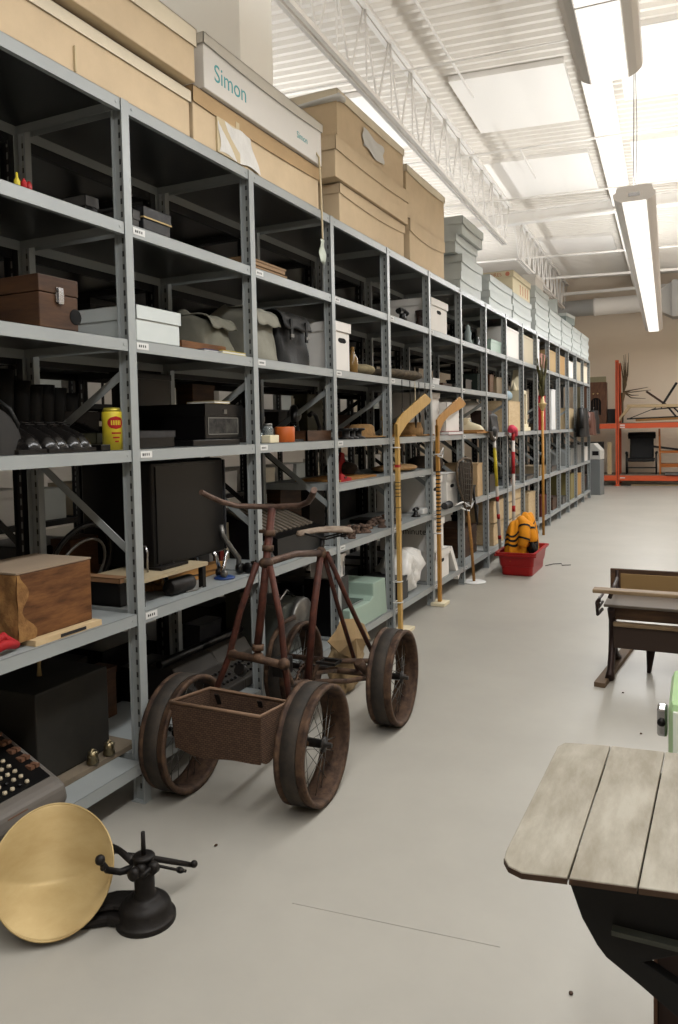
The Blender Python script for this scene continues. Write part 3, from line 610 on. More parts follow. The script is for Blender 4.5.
o=MB().bb((-.12,-.15,0),(.12,.15,.012)).build('dark_board',mat('mottled_black',(0,0,0)),None,loc=(-2.16,Y(295,L4+.17,-2.1),L4+.0)); o.location.z=L4+.001; tag(o,'dark flat board leaning low behind the orange pot','board')
t=thing('open_tray','open dark wooden tray box at the fourth shelf, left of the third upright','tray',(-2.12,Y(316,L4,-2.05),L4+.001)); m=MB()
for a,b in (((-.1,-.17,0),(.1,-.16,.06)),((-.1,.16,0),(.1,.17,.06)),((-.1,-.17,0),(-.09,.17,.06)),((.09,-.17,0),(.1,.17,.06))): m.bb(a,b)
m.build('frame',woodD,t); MB().bb((-.09,-.16,0),(.09,.16,.008)).build('bottom_board',woodD,t)
t=thing('bent_iron','curved dark iron hook standing behind the open tray','hook',(-2.3,Y(325,L4,-2.25),L4)); MB().tube([(0,0,.0),(0,.02,.09),(.0,-.03,.16),(0,-.09,.18),(0,-.12,.16)],[.018,.014,.014,.012,.016]).build('hook_body',iron,t)
# fourth bay
for i,(px,s_) in enumerate([(346,.05),(352,.045),(358,.05)]):
    t=thing('wooden_spool','%s dark turned spool, fourth bay of the fourth shelf'%['first','second','third'][i],'spool',(-2.08,Y(px,L4,-2.08),L4+.001),group='dark turned spools on the fourth shelf')
    MB().lathe([(s_,0),(s_,.01),(s_*.5,.018),(s_*.5,.05),(s_*.95,.058),(s_*.95,.07),(0,.071)],n=16).build('spool_body',iron,t)
hatp=[(.0,.1),(.07,.098),(.09,.08),(.1,.02),(.15,.008),(.18,.012),(.18,.004),(.1,.0),(0,0)]
for i,(px,z,l,mm) in enumerate([(368,L4,'brown straw hat lying in the fourth bay, fourth shelf',strawM),(404,L4,'flat tan straw hat behind the first hockey stick blade',strawM)]):
    o=MB().lathe(hatp[::-1],n=30).build('straw_hat',mm,None,loc=(-2.2 if i==0 else -2.15,Y(px,L4,-2.15),L4+.001)); tag(o,l,'hat')
o=MB().lathe([(.11,0),(.125,.004),(.13,.05),(.11,.10),(.12,.105),(.1,.11),(0,.1)],n=28).build('wicker_basket',strawM,None,loc=(-2.1,Y(413,L4,-2.05),L4+.001)); tag(o,'low round wicker basket behind the first hockey stick blade','basket')
t=thing('candle_stand','slim brass stand with round foot left of the fourth upright','stand',(-2.1,Y(383,L4,-2.1),L4+.001)); MB().lathe([(.035,0),(.03,.012),(.008,.02),(.006,.12),(.016,.13),(.012,.15),(0,.16)],n=16).build('stem',brass,t)
o=MB().bb((-.1,-.3,0),(.1,.25,.012)).build('thin_board',woodT,None,loc=(-2.1,Y(408,L4,-2.05)+.25,L4+.001)); tag(o,'thin tan board under the edge of the wicker basket','board')
carton('large plain white carton behind the first hockey stick, fourth shelf',PY(4)+.13,PY(4)+.47,L4+.001,L4+.37,-2.06,.45,whiteB,whiteB,.05,name='archive_box')
t=carton('white lidded carton over a red folder, behind the second hockey stick',Y(447,L4),Y(461,L4),L4+.03,L4+.29,-2.0,.4,whiteB,whiteB,.06,name='archive_box')
flatbook('flat red folder under the white lidded carton',-2.14,(Y(447,L4)+Y(461,L4))/2,L4+.001,.32,.45,.028,redC)
# seventh/eighth bay contents
t=thing('roller_skate','pale figure skate boot on a board, seventh bay of the fourth shelf','skate',(-2.1,Y(477,L4,-2.05),L4+.02),-PI/2); shoe_parts(t,.24,.08,.03,creamB,woodT)
o=MB().bb((-.15,-.3,0),(.15,.3,.018)).build('base_board',woodT,None,loc=(-2.12,Y(477,L4,-2.05),L4+.001)); tag(o,'light board beneath the pale skate boot','board')
cloth_bag('plastic_bag','big crumpled white plastic bag left of the brown leather case, fourth shelf','bag',PY(5)+.04,PY(6)-.04,L4,.34,-2.18,.3,plasticB,False,8,.0,False)
cloth_bag('plastic_bag','crumpled white plastic bag right of the brown leather case, fourth shelf','bag',PY(6)+.04,PY(7)-.04,L4,.35,-2.18,.3,plasticB,False,9,.0,False)
lidbox('suitcase','brown leather case beside the white plastic bag','case',Y(490,L4),Y(494,L4),L4,.24,-2.02,.3,mat('brown_leather',(0,0,0)))
cloth_bag('fur_muff','black furry muff on the shelf edge above the striped poles','muff',Y(492,L4,-1.99),Y(501,L4,-1.99),L4,.22,-1.99,.2,blackR,False,3,0,False)
lidbox('plywood_box','tan plywood box standing in the ninth bay of the fourth shelf','box',Y(511,L4),Y(523,L4),L4,.37,-2.02,.35,woodP,None,.01)
cushion('fabric_toy','pale blue cloth doll head resting on the plywood box','doll',Y(512,L4+.37),Y(520,L4+.37),L4+.371,.13,-2.06,.18,mat('pale_blue_cloth',(150,170,180),.9))
# gothic clock shrine
t=thing('gothic_clock','cream gothic shrine clock with pointed spire, tenth bay','clock',(-2.16,PY(8)+.452,L4+.001)); cw=.19
m=MB(); m.bb((-.12,-cw-.04,0),(.12,cw+.04,.05)); m.bb((-.1,-cw,.05),(.1,cw,.09)); m.build('plinth',creamB,t,bevel=.005)
m=MB()
for s in(-1,1): m.bb((-.08,s*cw-.03,.09),(.08,s*cw+.03,.52)); m.lathe([(.03,.52),(.035,.54),(0,.64)],(0,s*cw,0),'Z',8)
m.bb((-.08,-cw,.48),(.08,cw,.53)); m.build('columns',creamB,t)
m=MB(); m.prism([(-cw,.53),(cw,.53),(cw*.6,.63),(0,.8),(-cw*.6,.63)],-.05,.05,'YZ'); m.build('pointed_arch',creamB,t)
m=MB(); m.bb((-.06,-cw+.03,.09),(-.05,cw-.03,.48)); m.build('back_panel',mat('rust_panel',(150,84,48),.6),t)
m=MB(); m.lathe([(.0,0),(.05,0),(.05,.02),(0,.025)],(.05,0,.6),'X',16); m.build('rosette',brass,t)
for i,(p0,p1,h,c,l,nm) in enumerate([(543,546,.5,redC,'red vertical panel beside the gothic clock','panel'),(552,556,.62,paper,'tall white board standing in the eleventh bay','board'),(561,576,.36,woodP,'wide pale wooden crate in the twelfth bay','crate'),(545,550,.1,mat('drab_card',(0,0,0)),'drab small box low beside the white board','box'),(584,588,.30,woodD,'dark wooden case at the far end of the fourth shelf','case')]):
    lidbox('carton' if nm!='crate' else 'wooden_crate',l,nm,Y(p0,L4,-2.03),Y(p1,L4,-2.03),L4,h,-2.03,.1 if i in(0,1) else .35,c,None,.02)
def coat(label,y,x,z,h,w,c,s=0):
    t=thing('hanging_coat',label,'coat',(x+.06,y,z)); r=random.Random(s); a=r.uniform(0,6)
    m=MB(); m.grid(lambda u,v:((.07+.03*v)*math.cos(2*PI*u)*(1+.15*math.sin(6*2*PI*u+a)),w/2*(.6+.4*v**.5)*math.sin(2*PI*u)*(1+.1*math.sin(4*2*PI*u+a)),-h*v+.0*u),36,10); m.build('coat_body',c,t)
    for sgn in(-1,1): m=MB(); m.tube([(0,sgn*w*.28,-.02),(.02,sgn*w*.48,-.15),(.03,sgn*w*.5,-h*.7)],[.04,.05,.045],10); m.build('sleeve',c,t)
    m=MB(); m.tube([(0,0,0),(0,0,.05),(0,.02,.07),(0,.03,.05)],.004,6); m.build('hanger_hook',chrome,t)
    return t
coat('black fur coat hanging over the far bays of the fourth shelf',Y(579,L4,-1.93),-1.93,L4+.36,.5,.7,blackR,1)
coat('brown leather coat hanging beside the black fur coat',Y(586,L4,-1.9),-1.9,L4+.3,.42,.7,mat('brown_leather2',(84,48,36),.5,0,.1,9,bump=.3),2)
coat('second black coat hanging at the far end of the rack',Y(590,L4,-1.93),-1.92,L4+.34,.45,.6,blackR,3)
# ---- fifth shelf
t=thing('wooden_crate','large worn brown wooden box with a flaking end on the fifth shelf','box',(-2.165,(Y(22,L5,-2.03)+Y(92,L5,-2.03))/2,L5+.001)); w=Y(94,L5,-2.03)-Y(20,L5,-2.03)
m=MB(); m.bb((-.15,-w/2,.02),(.13,w/2,.245)); m.build('box_body',woodO,t,bevel=.004)
m=MB(); m.bb((-.152,-w/2-.001,.246),(.132,w/2+.001,.252)); m.build('top_board',mat('dusty_wood',(150,132,112),.8,0,.06,6),t)
m=MB(); m.bb((-.13,-w/2+.04,0),(.165,w/2+.01,.02)); m.build('base_board',woodP,t)
m=MB(); m.bb((.152,-.02,.004),(.1665,.1,.015)); m.build('inked_mark',ink,t)
m=MB(); m.grid(lambda u,v:(-.15+.285*u,-w/2-.004+.004*math.sin(17*u+9*v),.02+.225*v),14,12); m.build('flaking_end',mat('flaked_wood',(158,118,70),.85,0,0,20,rgb2=(120,84,48),bump=.6),t)
m=MB(); m.grid(lambda u,v:(.1335+.002*math.sin(15*v),-w/2+(.03+.02*math.sin(11*v)+.04*(1-v)**3)*u,.02+.225*v),5,14); m.build('bare_patch',mat('flaked_wood',(0,0,0)),t)
o=MB().tube([(0,-.05,.02),(.01,0,.035),(0,.05,.02),(-.03,.03,.05),(-.02,-.03,.03)],.016,8).build('red_cord_bundle',redC,None,loc=(-2.03,Y(3,L5,-2.03),L5)); tag(o,'small red cord bundle at the left edge of the fifth shelf','cord')
t=thing('wire_hoop','black cable hoop leaning behind the brown wooden box','hoop',(-2.33,Y(88,L5+.12,-2.2)+.1,L5+.17)); MB().tube([(0.05*math.sin(a),.17*math.cos(a),.165*math.sin(a)) for a in [2*PI*k/28 for k in range(29)]],.011,8,cap=False).build('hoop',blackM,t); MB().tube([(0.05*math.sin(a),.13*math.cos(a),.125*math.sin(a)-.02) for a in [2*PI*k/28 for k in range(29)]],.006,8,cap=False).build('inner_hoop',steel,t)
t=lidbox('black_case','black low case with a tan board top, left of the near upright','case',Y(104,L5,-2.1),Y(131,L5,-2.1)+.02,L5,.12,-2.12,.3,blackM,mat('tan_top',(150,112,80),.7),.02)
t=thing('desk_organizer','cream desk tray with three chrome wire loops on the fifth shelf','desk tray',(-2.17,Y(168,L5,-2.12)-.06,L5+.10)); MB().bb((-.14,-.22,0),(.14,.24,.016)).build('tray_board',mat('cream_board',(176,160,130),.6),t)
for k in range(3):
    m=MB(); y_=-.07+k*.085; m.tube([(-.05,y_,.015),(-.05,y_,.10),(-.04,y_+.004,.125),(.0,y_+.004,.135),(.04,y_+.004,.125),(.05,y_,.10),(.05,y_,.015)],.005,8); m.build('wire_loop',chrome,t)
MB().bb((.02,-.03,.017),(.09,.16,.028)).build('ledger_clip',iron,t)
for (a,b) in ((-.12,-.2),(.12,-.2),(-.12,.22),(.12,.22)): MB().bb((a-.012,b-.012,-.099),(a+.012,b+.012,0)).build('leg',iron,t)
t=thing('black_toaster','dark rounded metal cabinet with ribbed top behind the desk tray','toaster',(-2.42,Y(186,L5+.1,-2.35)-.24,L5+.001)); m=MB(); m.prism([(-.18,0),(.18,0),(.18,.16)]+[(.18*math.cos(a),.16+.12*math.sin(a)) for a in [PI*k/12 for k in range(1,12)]]+[(-.18,.16)],-.1,.12,'YZ'); m.build('cabinet',mat('dark_ribbed_metal',(44,42,40),.4,.4),t,bevel=.01)
m=MB(); m.tube([(.125,.16*math.cos(a),.15+.11*math.sin(a)) for a in [PI*k/10 for k in range(11)]],.006); m.build('trim_arch',chrome,t)
for i,(dy,dz,rz) in enumerate([(0,0,.28),(.015,.028,.22),(-.03,0,.45)]):
    o=MB().bb((-.03,-.24,0),(.03,.24,.027)).build('tan_plank',woodT,None,loc=(-2.2+(.0 if i<2 else -.08),Y(197,L5,-2.15)+dy,L5+.001+dz),rz=rz-.25,bevel=.002); tag(o,['lower tan wooden slat on the fifth shelf','upper tan wooden slat lying across another one','tan wooden slat lying behind the crossed pair'][i],'slat',group=None)
o=MB().lathe([(.03,-.08),(.036,-.07),(.036,.07),(.03,.08)],(0,0,.036),'Y',18).build('metal_cylinder',iron,None,loc=(-2.07,Y(184,L5,-2.05),L5+.001)); tag(o,'dark metal cylinder at the front of the fifth shelf','cylinder')
t=thing('wire_stand','small wire frame beside the dark metal cylinder','wire',(-2.05,Y(198,L5,-2.04),L5+.004)); MB().tube([(0,-.08,0),(.02,-.02,.0),(.0,.06,.0),(-.02,.06,.05),(-.03,.0,.055)],.0035,6).build('wire_frame',steel,t)
# screen/cabinet on castors
t=thing('cabinet_on_castors','tall black cabinet with chrome legs on castors on the fifth shelf','cabinet',(-2.32,Y(222,L5,-2.15)-.28,L5+.001))
MB().bb((-.2,-.27,.12),(.2,.27,.58)).build('cabinet_body',blackM,t,bevel=.01)
MB().bb((-.19,.272,.13),(.205,.28,.57)).build('side_panel',mat('dark_grey_panel',(0,0,0)),t)
MB().bb((.2,-.25,.14),(.206,.2,.56)).build('front_panel',blackM,t)
for sx,sy in ((.2,.2),(.0,.30),(-.16,.2),(.2,-.2)):
    l=MB().tube([(sx-.02,sy-.02,.14),(sx,sy-.01,.1),(sx+.01,sy,.045)],[.012,.011,.010],10).build('leg',chrome,t); MB().lathe([(.0,-.013),(.02,-.012),(.024,-.006),(.024,.006),(.02,.012),(0,.013)],(sx+.012,sy,.025),'X',16).build('castor',iron,l)
t=thing('chrome_furniture_leg','loose curved chrome leg with blue wheel plate on the fifth shelf','castor leg',(-2.07,Y(228,L5,-2.05),L5+.001)); MB().tube([(0,.03,.13),(0,.02,.11),(0,.0,.06),(0,-.02,.03)],[.011,.01,.01,.012]).build('leg_tube',chrome,t); MB().lathe([(.0,0),(.05,0),(.052,.006),(.03,.014),(0,.018)],(0,.0,0),'Z',18).build('blue_plate',blueM,t)
m=MB(); m.lathe([(0,-.01),(.016,-.01),(.02,0),(.016,.01),(0,.01)],(0.02,-.03,.03),'Y',14); m.build('small_wheel',steel,t)
t=thing('curved_tube','curved grey steel leg ending in a black castor at the second upright','castor leg',(-2.06,Y(241,L5,-2.05),L5+.001)); MB().tube([(-.06,-.06,.25),(-.05,-.06,.2),(-.02,-.03,.13),(0,.0,.08),(0,0,.05)],[.013]*5).build('leg_tube',steel,t); MB().lathe([(0,-.015),(.024,-.014),(.028,0),(.024,.014),(0,.015)],(0,.01,.03),'X',18).build('castor',blackM,t)
cushion('cloth_bundle','grey cloth bundle behind the castor legs','bundle',Y(232,L5,-2.4),Y(258,L5,-2.4),L5,.16,-2.3,.2,greyC,7)
# third bay: piano-like keyboard, telephone
t=thing('xylophone','dark instrument with pale key bars in the third bay, fifth shelf','instrument',(-2.22,Y(293,L5,-2.15)-.05,L5+.001)); MB().prism([(-.2,0),(.16,0),(.16,.12),(-.2,.26)],-.28,.28,'XZ').build('case',blackM,t)
T=Matrix.Rotation(.37,3,'Y')
for k in range(10):
    m=MB(); m.box((-.02,-.24+k*.052,.205),(.3,.02,.012),T=None); o=m.build('key_bar',mat('aged_ivory',(120,110,98),.5),t); o.rotation_euler=(0,.37,0); o.location=(-.09,0,.0)
phone_horn('black rotary telephone on the fifth shelf beside the key bars',-2.1,Y(268,L5,-2.1),L5,.7)
t=thing('castor_pair','pair of black castor wheels on the fifth shelf edge','castor',(-2.03,Y(243,L5)+.12,L5+.001)); 
for s in (-1,1): MB().lathe([(0,-.01),(.024,-.01),(.028,0),(.024,.01),(0,.01)],(0,s*.025,.028),'Y',16).build('wheel',blackM,t)
MB().tube([(0,-.02,.03),(0,.02,.03)],.006).build('axle',steel,t)
# rusty irons pile
irn=random.Random(5)
for i in range(15):
    px=346+i*3.0; x=-2.03-irn.random()*.14; s=.02+irn.random()*.012
    t=thing('iron_fitting','rusty iron fitting, one of the row heaped in the fourth bay','fitting',(x,Y(px,L5,x),L5+.001),irn.random()*3,'rusty iron fittings heaped on the fifth shelf')
    MB().lathe([(s,0),(s*1.1,.008),(s*.6,.02),(s*.7,.04),(s,.05),(0,.06)],n=10).build('fitting_body',mat('pale_rust',(104,84,72),.8,0,.3,30),t)
    MB().tube([(-.03,0,.025),(.03,.01,.03)],.009,8).build('lug',mat('pale_rust',(0,0,0)),t)
# shelf 5, bays 5+: white boxes
bankers('large white archive box behind the first hockey stick, fifth shelf',PY(4)+.05,PY(4)+.38,L5,X=-2.02,dep=.5,h=.30)
bankers('white archive box with hand hole, fifth shelf, right of the large one',PY(4)+.45,PY(4)+.80,L5,X=-2.0,dep=.4,h=.30)
o=MB().bb((-.05,-.07,0),(.03,.07,.05)).build('tissue_pack',paper,None,loc=(-2.06,Y(424,L5,-2.05),L5+.001),bevel=.012); tag(o,'small white tissue pack by the second hockey stick','tissue')
t=phone_horn('small black receiver lying beside the white tissue pack',-2.05,Y(416,L5,-2.05),L5,.45)
t=thing('metal_pipe','short dark grey pipe end poking out by the white box, fifth shelf','pipe',(-1.98,Y(447,L5,-1.98),L5+.001)); MB().lathe([(.028,-.08),(.03,-.07),(.03,.06),(.034,.06),(.034,.08),(.022,.08),(.022,.05)],(0,0,.034),'Y',16).build('pipe_body',mat('dark_grey_panel',(0,0,0)),t)
for i,(p0,p1,h,c,l) in enumerate([(393,402,.03,iron,'low dark iron bar bundle at the fourth upright, fifth shelf'),(468,476,.13,iron,'dark machine part on the fifth shelf, past the lacrosse stick'),(478,485,.34,cardD,'tall cardboard box on the fifth shelf behind the lacrosse stick'),(490,497,.2,blackM,'black case on the fifth shelf behind the yellow pole'),(511,516,.10,chrome,'small shiny kettle-like tin on the fifth shelf, ninth bay'),(527,534,.06,steel,'low steel tray on the fifth shelf, tenth bay'),(540,547,.14,mat('drab_card',(0,0,0)),'drab box on the fifth shelf, eleventh bay'),(552,557,.09,steel,'small steel box on the fifth shelf, twelfth bay'),(571,576,.3,mat('clear_tub',(150,152,150),.3),'tall translucent tub on the fifth shelf near the end'),(578,583,.34,mat('clear_tub',(0,0,0)),'second translucent tub with pink rim, fifth shelf'),(585,589,.28,whiteB,'white box in the last bay of the fifth shelf')]):
    lidbox('carton',l,'box',Y(p0,L5,-2.03),Y(p1,L5,-2.03),L5,h,-2.03,.35,c,None,.02)
cushion('fur_bundle','brown fur bundle on the fifth shelf by the lacrosse stick','fur',Y(438,L5+.33),Y(452,L5+.33),L5+.324,.14,-2.03,.3,mat('dark_fur',(56,46,38),.95,0,.3,30,bump=.6),4)
cushion('rope_coil','brown rope heap on the shelf board in the fifth bay','rope',Y(397,L5+.37,-2.02),Y(426,L5+.37,-2.02),L5+.0,.0001,-2.03,.0001,camo,4) if False else None
# extra board shelf lip at z 1.07 (the fifth bay has an added shelf)
# added shelves in the fourth and fifth bays
for k in (2,3):
    o=bpy.data.objects.new('shelf',bpy.data.objects['shelf'].data); COL.objects.link(o); o.parent=rackA; o.location=(-.004,PY(k)+WB/2,1.135); mk('underside_shade',bpy.data.objects['underside_shade'],o,(0,0,0))
XS=1.136
t=thing('toy_truck','small red toy-like wedge on the added shelf, fourth bay','wedge',(-2.08,Y(345,XS,-2.05),XS)); MB().prism([(-.08,0),(.08,0),(.08,.02),(.0,.03),(-.05,.05),(-.08,.05)],-.04,.04,'YZ').build('red_body',redC,t); MB().bb((-.045,-.03,.02),(.045,.0,.03)).build('dark_band',iron,t)
o=MB().prism([(-.09,0),(.09,0),(.06,.16),(.02,.17)],-.01,.01,'YZ').build('red_pennant',redC,None,loc=(-2.3,Y(352,XS+.1,-2.25)-.1,XS+.001)); tag(o,'red triangular board standing behind the fourth bay','board')
o=MB().bb((-.2,-.3,0),(.12,.3,.012)).build('tan_board',woodT,None,loc=(-2.16,PY(2)+.45,XS+.001)); tag(o,'thin tan board lying on the added shelf of the fourth bay','board')
cushion('woven_mat','tan and brown woven rope mat on the added shelf, fifth bay','mat',Y(399,XS,-2.0),Y(427,XS,-2.0),XS,.05,-2.0,.3,strawM,3)
cushion('fur_bundle','dark fur bundle on the fourth bay added shelf','fur',Y(366,XS,-2.1),Y(384,XS,-2.1),XS,.10,-2.2,.25,mat('dark_fur',(0,0,0)),5)
# books standing in the back of the third bay, lower fourth shelf gap
for i in range(12):
    h=.2+.03*random.random(); x0=-2.45; y_=PY(1)+.12+i*.052
    t=thing('book','dark-spined book in the row at the back of the third bay','book',(x0,y_,L5+.40 if False else L5+.001),0,'row of dark books at the back of the third bay')
    c=[mat('spine_grey',(120,116,112),.6),mat('spine_black',(34,32,32),.6),mat('spine_red',(110,36,30),.6),mat('spine_cream',(168,158,136),.6)][i%4]
    MB().bb((-.08,-.02,0),(.08,-.017,h)).bb((-.08,.017,0),(.08,.02,h)).bb((.077,-.02,0),(.08,.02,h)).build('cover',c,t); MB().bb((-.078,-.017,.004),(.077,.017,h-.004)).build('pages',paper,t)
# ---- bottom shelf
t=thing('adding_machine','grey keyed adding machine tilted on the bottom shelf','adding machine',(-2.18,1.735,L6+.001),.0)
hs=mat('machine_grey',(104,98,92),.45,0,.05,12)
m=MB(); m.prism([(.17,0),(.185,.03),(.175,.075),(.15,.092),(-.2,.25),(-.26,.28),(-.3,.26),(-.3,0)],-.26,.2,'XZ'); m.build('machine_case',hs,t,bevel=.012)
sl=math.atan2(.158,.35)
def kp(x,y): return (x,y,.094+(.15-x)*math.tan(sl))
kb=MB(); kb.bb((-.17,-.235,-.002),(.14,.175,.002)); o=kb.build('key_bed',blackM,t); o.rotation_euler=(0,sl,0); o.location=(0,0,.162)
for i in range(9):
    for j in range(11):
        x=.11-i*.028; y=-.215+j*.0305; p=kp(x,y)
        m=MB(); m.lathe([(.007,0),(.0085,.003),(.007,.010),(0,.011)],(0,0,0),'Z',8); o=m.build('key',mat('key_ivory',(188,176,150),.5) if (i+j)%9 else blackM,t); o.location=(p[0],p[1],p[2]+.002)
for i in range(5):
    for q in (0,1):
        p=kp(.07-i*.045-.004,.155+q*.0); m=MB(); m.bb((-.015,-.008,0),(.015,.008,.012)); o=m.build('function_key',mat('key_brown',(112,80,62),.5),t); o.location=(p[0],p[1]+(q-.5)*.022,p[2])
m=MB(); m.tube([(.0,-.25,.2),(.05,-.15,.17),(.08,-.03,.15),(.0,.04,.2),(-.1,.02,.25),(-.05,-.08,.22),(.06,-.2,.16)],.007,8); m.build('power_cord',mat('cord_brown',(84,70,62),.6),t)
m=MB(); m.bb((.173,-.05,.05),(.178,.03,.066)); m.build('name_plate',mat('key_brown',(0,0,0)),t)
t=thing('black_cabinet_box','large matt black box on a pale board with fittings, bottom shelf','box',(-2.325,2.13,L6+.001))
MB().bb((-.16,-.17,.022),(.16,.20,.36)).build('box_body',mat('matt_black_box',(40,38,34),.55,0,.2,8),t,bevel=.006)
MB().bb((-.16,-.19,0),(.215,.30,.02)).build('base_board',mat('grey_board',(120,108,92),.7,0,.08,8),t)
MB().tube([(0,0,.36),(0,0,.40),(0,.0,.44)],[.01,.006,.012]).build('top_knob',brass,t)
for dy in (.06,.15):
    m=MB(); m.lathe([(0,0),(.022,0),(.025,.012),(.018,.024),(.022,.03),(.016,.05),(0,.052)],(.20,dy,.02),'Z',14); m.tube([(.2,dy-.02,.05),(.2,dy,.075),(.2,dy+.025,.055)],.008,8); m.build('terminal',mat('tarnished_nickel',(140,128,100),.3,.9,.2,20),t)
hm2=PY(0)
t=thing('movie_projector','dark projector-like machine in the third bay of the bottom shelf','projector',(-2.3,PY(1)+.62,L6+.001)); MB().bb((-.16,-.14,0),(.16,.14,.3)).build('machine_body',mat('grey_green_metal',(84,86,80),.4),t,bevel=.02); MB().lathe([(0,0),(.11,0),(.12,.01),(.12,.03),(.11,.04),(0,.04)],(.17,.02,.2),'X',24).build('reel',steel,t); MB().tube([(.1,-.1,.3),(.1,0,.36),(.1,.1,.3)],.01).build('handle',chrome,t)
for i,(px,c,l) in enumerate([(240,(60,56,50),'grey machine with flat bars low in the second bay'),(205,(50,46,42),'dark typewriter-like block low in the second bay')]):
    t=thing('old_typewriter',l,'typewriter',(-2.25,Y(px,L6+.1,-2.2),L6+.001)); c_=mat('typewriter_grey_%d'%i,c,.45); MB().prism([(.18,0),(.18,.05),(.02,.11),(-.02,.17),(-.16,.18),(-.18,0)],-.16,.16,'XZ').build('machine_case',c_,t,bevel=.008)
    MB().lathe([(.018,-.2),(.022,-.19),(.022,.19),(.018,.2)],(-.07,0,.195),'Y',16).build('platen',blackM,t)
    for r_ in range(3):
        for j in range(8): o=MB().lathe([(.008,0),(.009,.01),(0,.012)],n=8).build('key',blackM,t); o.location=(.15-r_*.035,-.12+j*.034,.062+r_*.014)
# teal machine, bay 4
t=thing('teal_machine','pale teal stepped enamel machine with chrome plate on the bottom shelf','machine',(-2.19,0,L6+.001)); ya,yb=Y(349,L6,-2.0),Y(386,L6,-2.0); w=yb-ya; t.location.y=(ya+yb)/2+.02
m=MB(); m.prism([(-w/2,0),(w/2,0),(w/2-.02,.25),(w/2-.24,.25),(w/2-.24,.165),(w/2-.30,.14),(-w/2,.15)],-.19,.19,'YZ'); m.build('enamel_case',teal,t,bevel=.006)
m=MB(); m.bb((-.12,-w/2+.06,.148),(.15,w/2-.32,.16)); m.build('chrome_plate',chrome,t); m=MB(); m.lathe([(0,0),(.05,0),(.055,.01),(.03,.02),(0,.022)],(.0,-w/2+.18,.16),'Z',20); m.build('dial',mat('key_ivory',(0,0,0)),t)
t=thing('grey_scale_head','black and grey machine with chrome column behind the teal machine','machine',(-2.42,PY(2)+.33,L6+.001)); MB().bb((-.1,-.2,0),(.1,.24,.30)).build('dark_body',blackM,t,bevel=.01); MB().bb((-.1,-.14,.30),(.12,.27,.345)).build('grey_slab',hs,t,bevel=.004); MB().bb((-.1,-.1,.39),(.06,.2,.41)).build('upper_slab',hs,t,bevel=.004); MB().lathe([(.024,.345),(.02,.36),(.02,.46),(.026,.47),(0,.475)],(.05,.0,0),'Z',16).build('chrome_column',chrome,t)
o=MB().bb((-.06,.06,0),(.06,.29,.5)).build('black_crate',mat('matt_black_box',(0,0,0)),None,loc=(-2.44,PY(2)+.575,L6+.001),bevel=.01); tag(o,'tall matt black box to the right of the teal machine','box')
t=carton('white sign-like box with black characters below the fifth shelf, fourth bay',PY(2)+.1,PY(2)+.24,L6+.38,L6+.53,-2.05,.2,whiteB,whiteB,.02,name='archive_box'); t.location.z=L6+.001
# sits on a dark stand
t.location.z=L6+.36; o=MB().bb((-.12,-.1,0),(.1,.1,.358)).build('dark_pedestal',blackM,None,loc=(-2.15,PY(2)+.17,L6+.001)); tag(o,'narrow black box under the white box marked with black characters','box')
text('printed_characters','01.',.13,(.1,-.068,.01),FACE_X,ink,t,.0005)
def blob(name,label,cat,c,r,mm,seed=1,kind=None,amp=.18,flat=.0):
    rr=random.Random(seed); ph=[rr.uniform(0,6.3) for _ in range(6)]
    def fn(u,v):
        a=2*PI*u; b=PI*v; k=1+amp*(math.sin(3*a+ph[0]+2*b)*.5+math.sin(5*a+ph[1]-3*b)*.3+math.sin(9*a+7*b+ph[2])*.2+math.sin(17*a-11*b+ph[4])*.13+math.sin(11*a+19*b)*.13)
        return (r[0]*math.cos(a)*math.sin(b)**.8*k, r[1]*math.sin(a)*math.sin(b)**.8*k, max(0,r[2]*(1-math.cos(b))*(1+amp*.6*math.sin(4*a+ph[3])*math.sin(b))))
    m=MB(); m.grid(fn,48,20); o=m.build(name,mm,None,loc=c); return tag(o,label,cat)
blob('plastic_bag','clear crumpled plastic bag stuffed beside the first hockey stick','bag',(-2.16,PY(3)+.56,L6+.001),(.16,.24,.17),plasticB,3,amp=.3)
t=lidbox('black_case','dark box holding yellow bits, left of the plastic bag','case',Y(399,L6,-2.02),Y(409,L6,-2.02),L6,.18,-2.02,.3,mat('mottled_black',(0,0,0)),None,.02)
t=bankers('white archive box beneath another, tilted lid, bottom shelf by the second hockey stick',PY(4)+.10,PY(4)+.5,L6,X=-2.0,h=.25)
m=MB(); m.bb((-.18,-.19,.0),(.19,.19,.06)); o=m.build('loose_lid',whiteB,None,loc=(-2.18,PY(4)+.60,L6+.06)); o.rotation_euler=(-.9,0,0); tag(o,'loose white box lid leaning against the bottom archive box','lid')
t=bankers('white archive box printed with dark letters, on top of another',PY(4)+.06,PY(4)+.36,L6+.252,X=-2.0,dep=.5,h=.28)
text('printed_word','minute',.075,(-.03,-.1415,.15),FACE_Y,ink,t,.0005)
t=lidbox('storage_chest','dark brown wooden trunk on the bottom shelf beside the lacrosse stick','trunk',Y(464,L6,-2.1),Y(484,L6,-2.1),L6,.30,-2.1,.35,woodD,woodD,.08)
for i,(p0,p1,z,h) in enumerate([(494,504,0,.24),(494,504,.245,.24),(509,521,0,.2),(509,521,.205,.2),(509,521,.41,.12),(529,536,0,.42)]):
    lidbox('pine_crate',['lower pine crate behind the red tub','upper pine crate behind the red tub','lowest of three pine crates right of the striped pole','middle of three pine crates right of the striped pole','top of three pine crates right of the striped pole','tall pine crate behind the ornate gold staff'][i],'crate',Y(p0,L6+z,-2.02),Y(p1,L6+z,-2.02),L6+z,h,-2.02,.4,woodP,woodP,.03,over=.003)
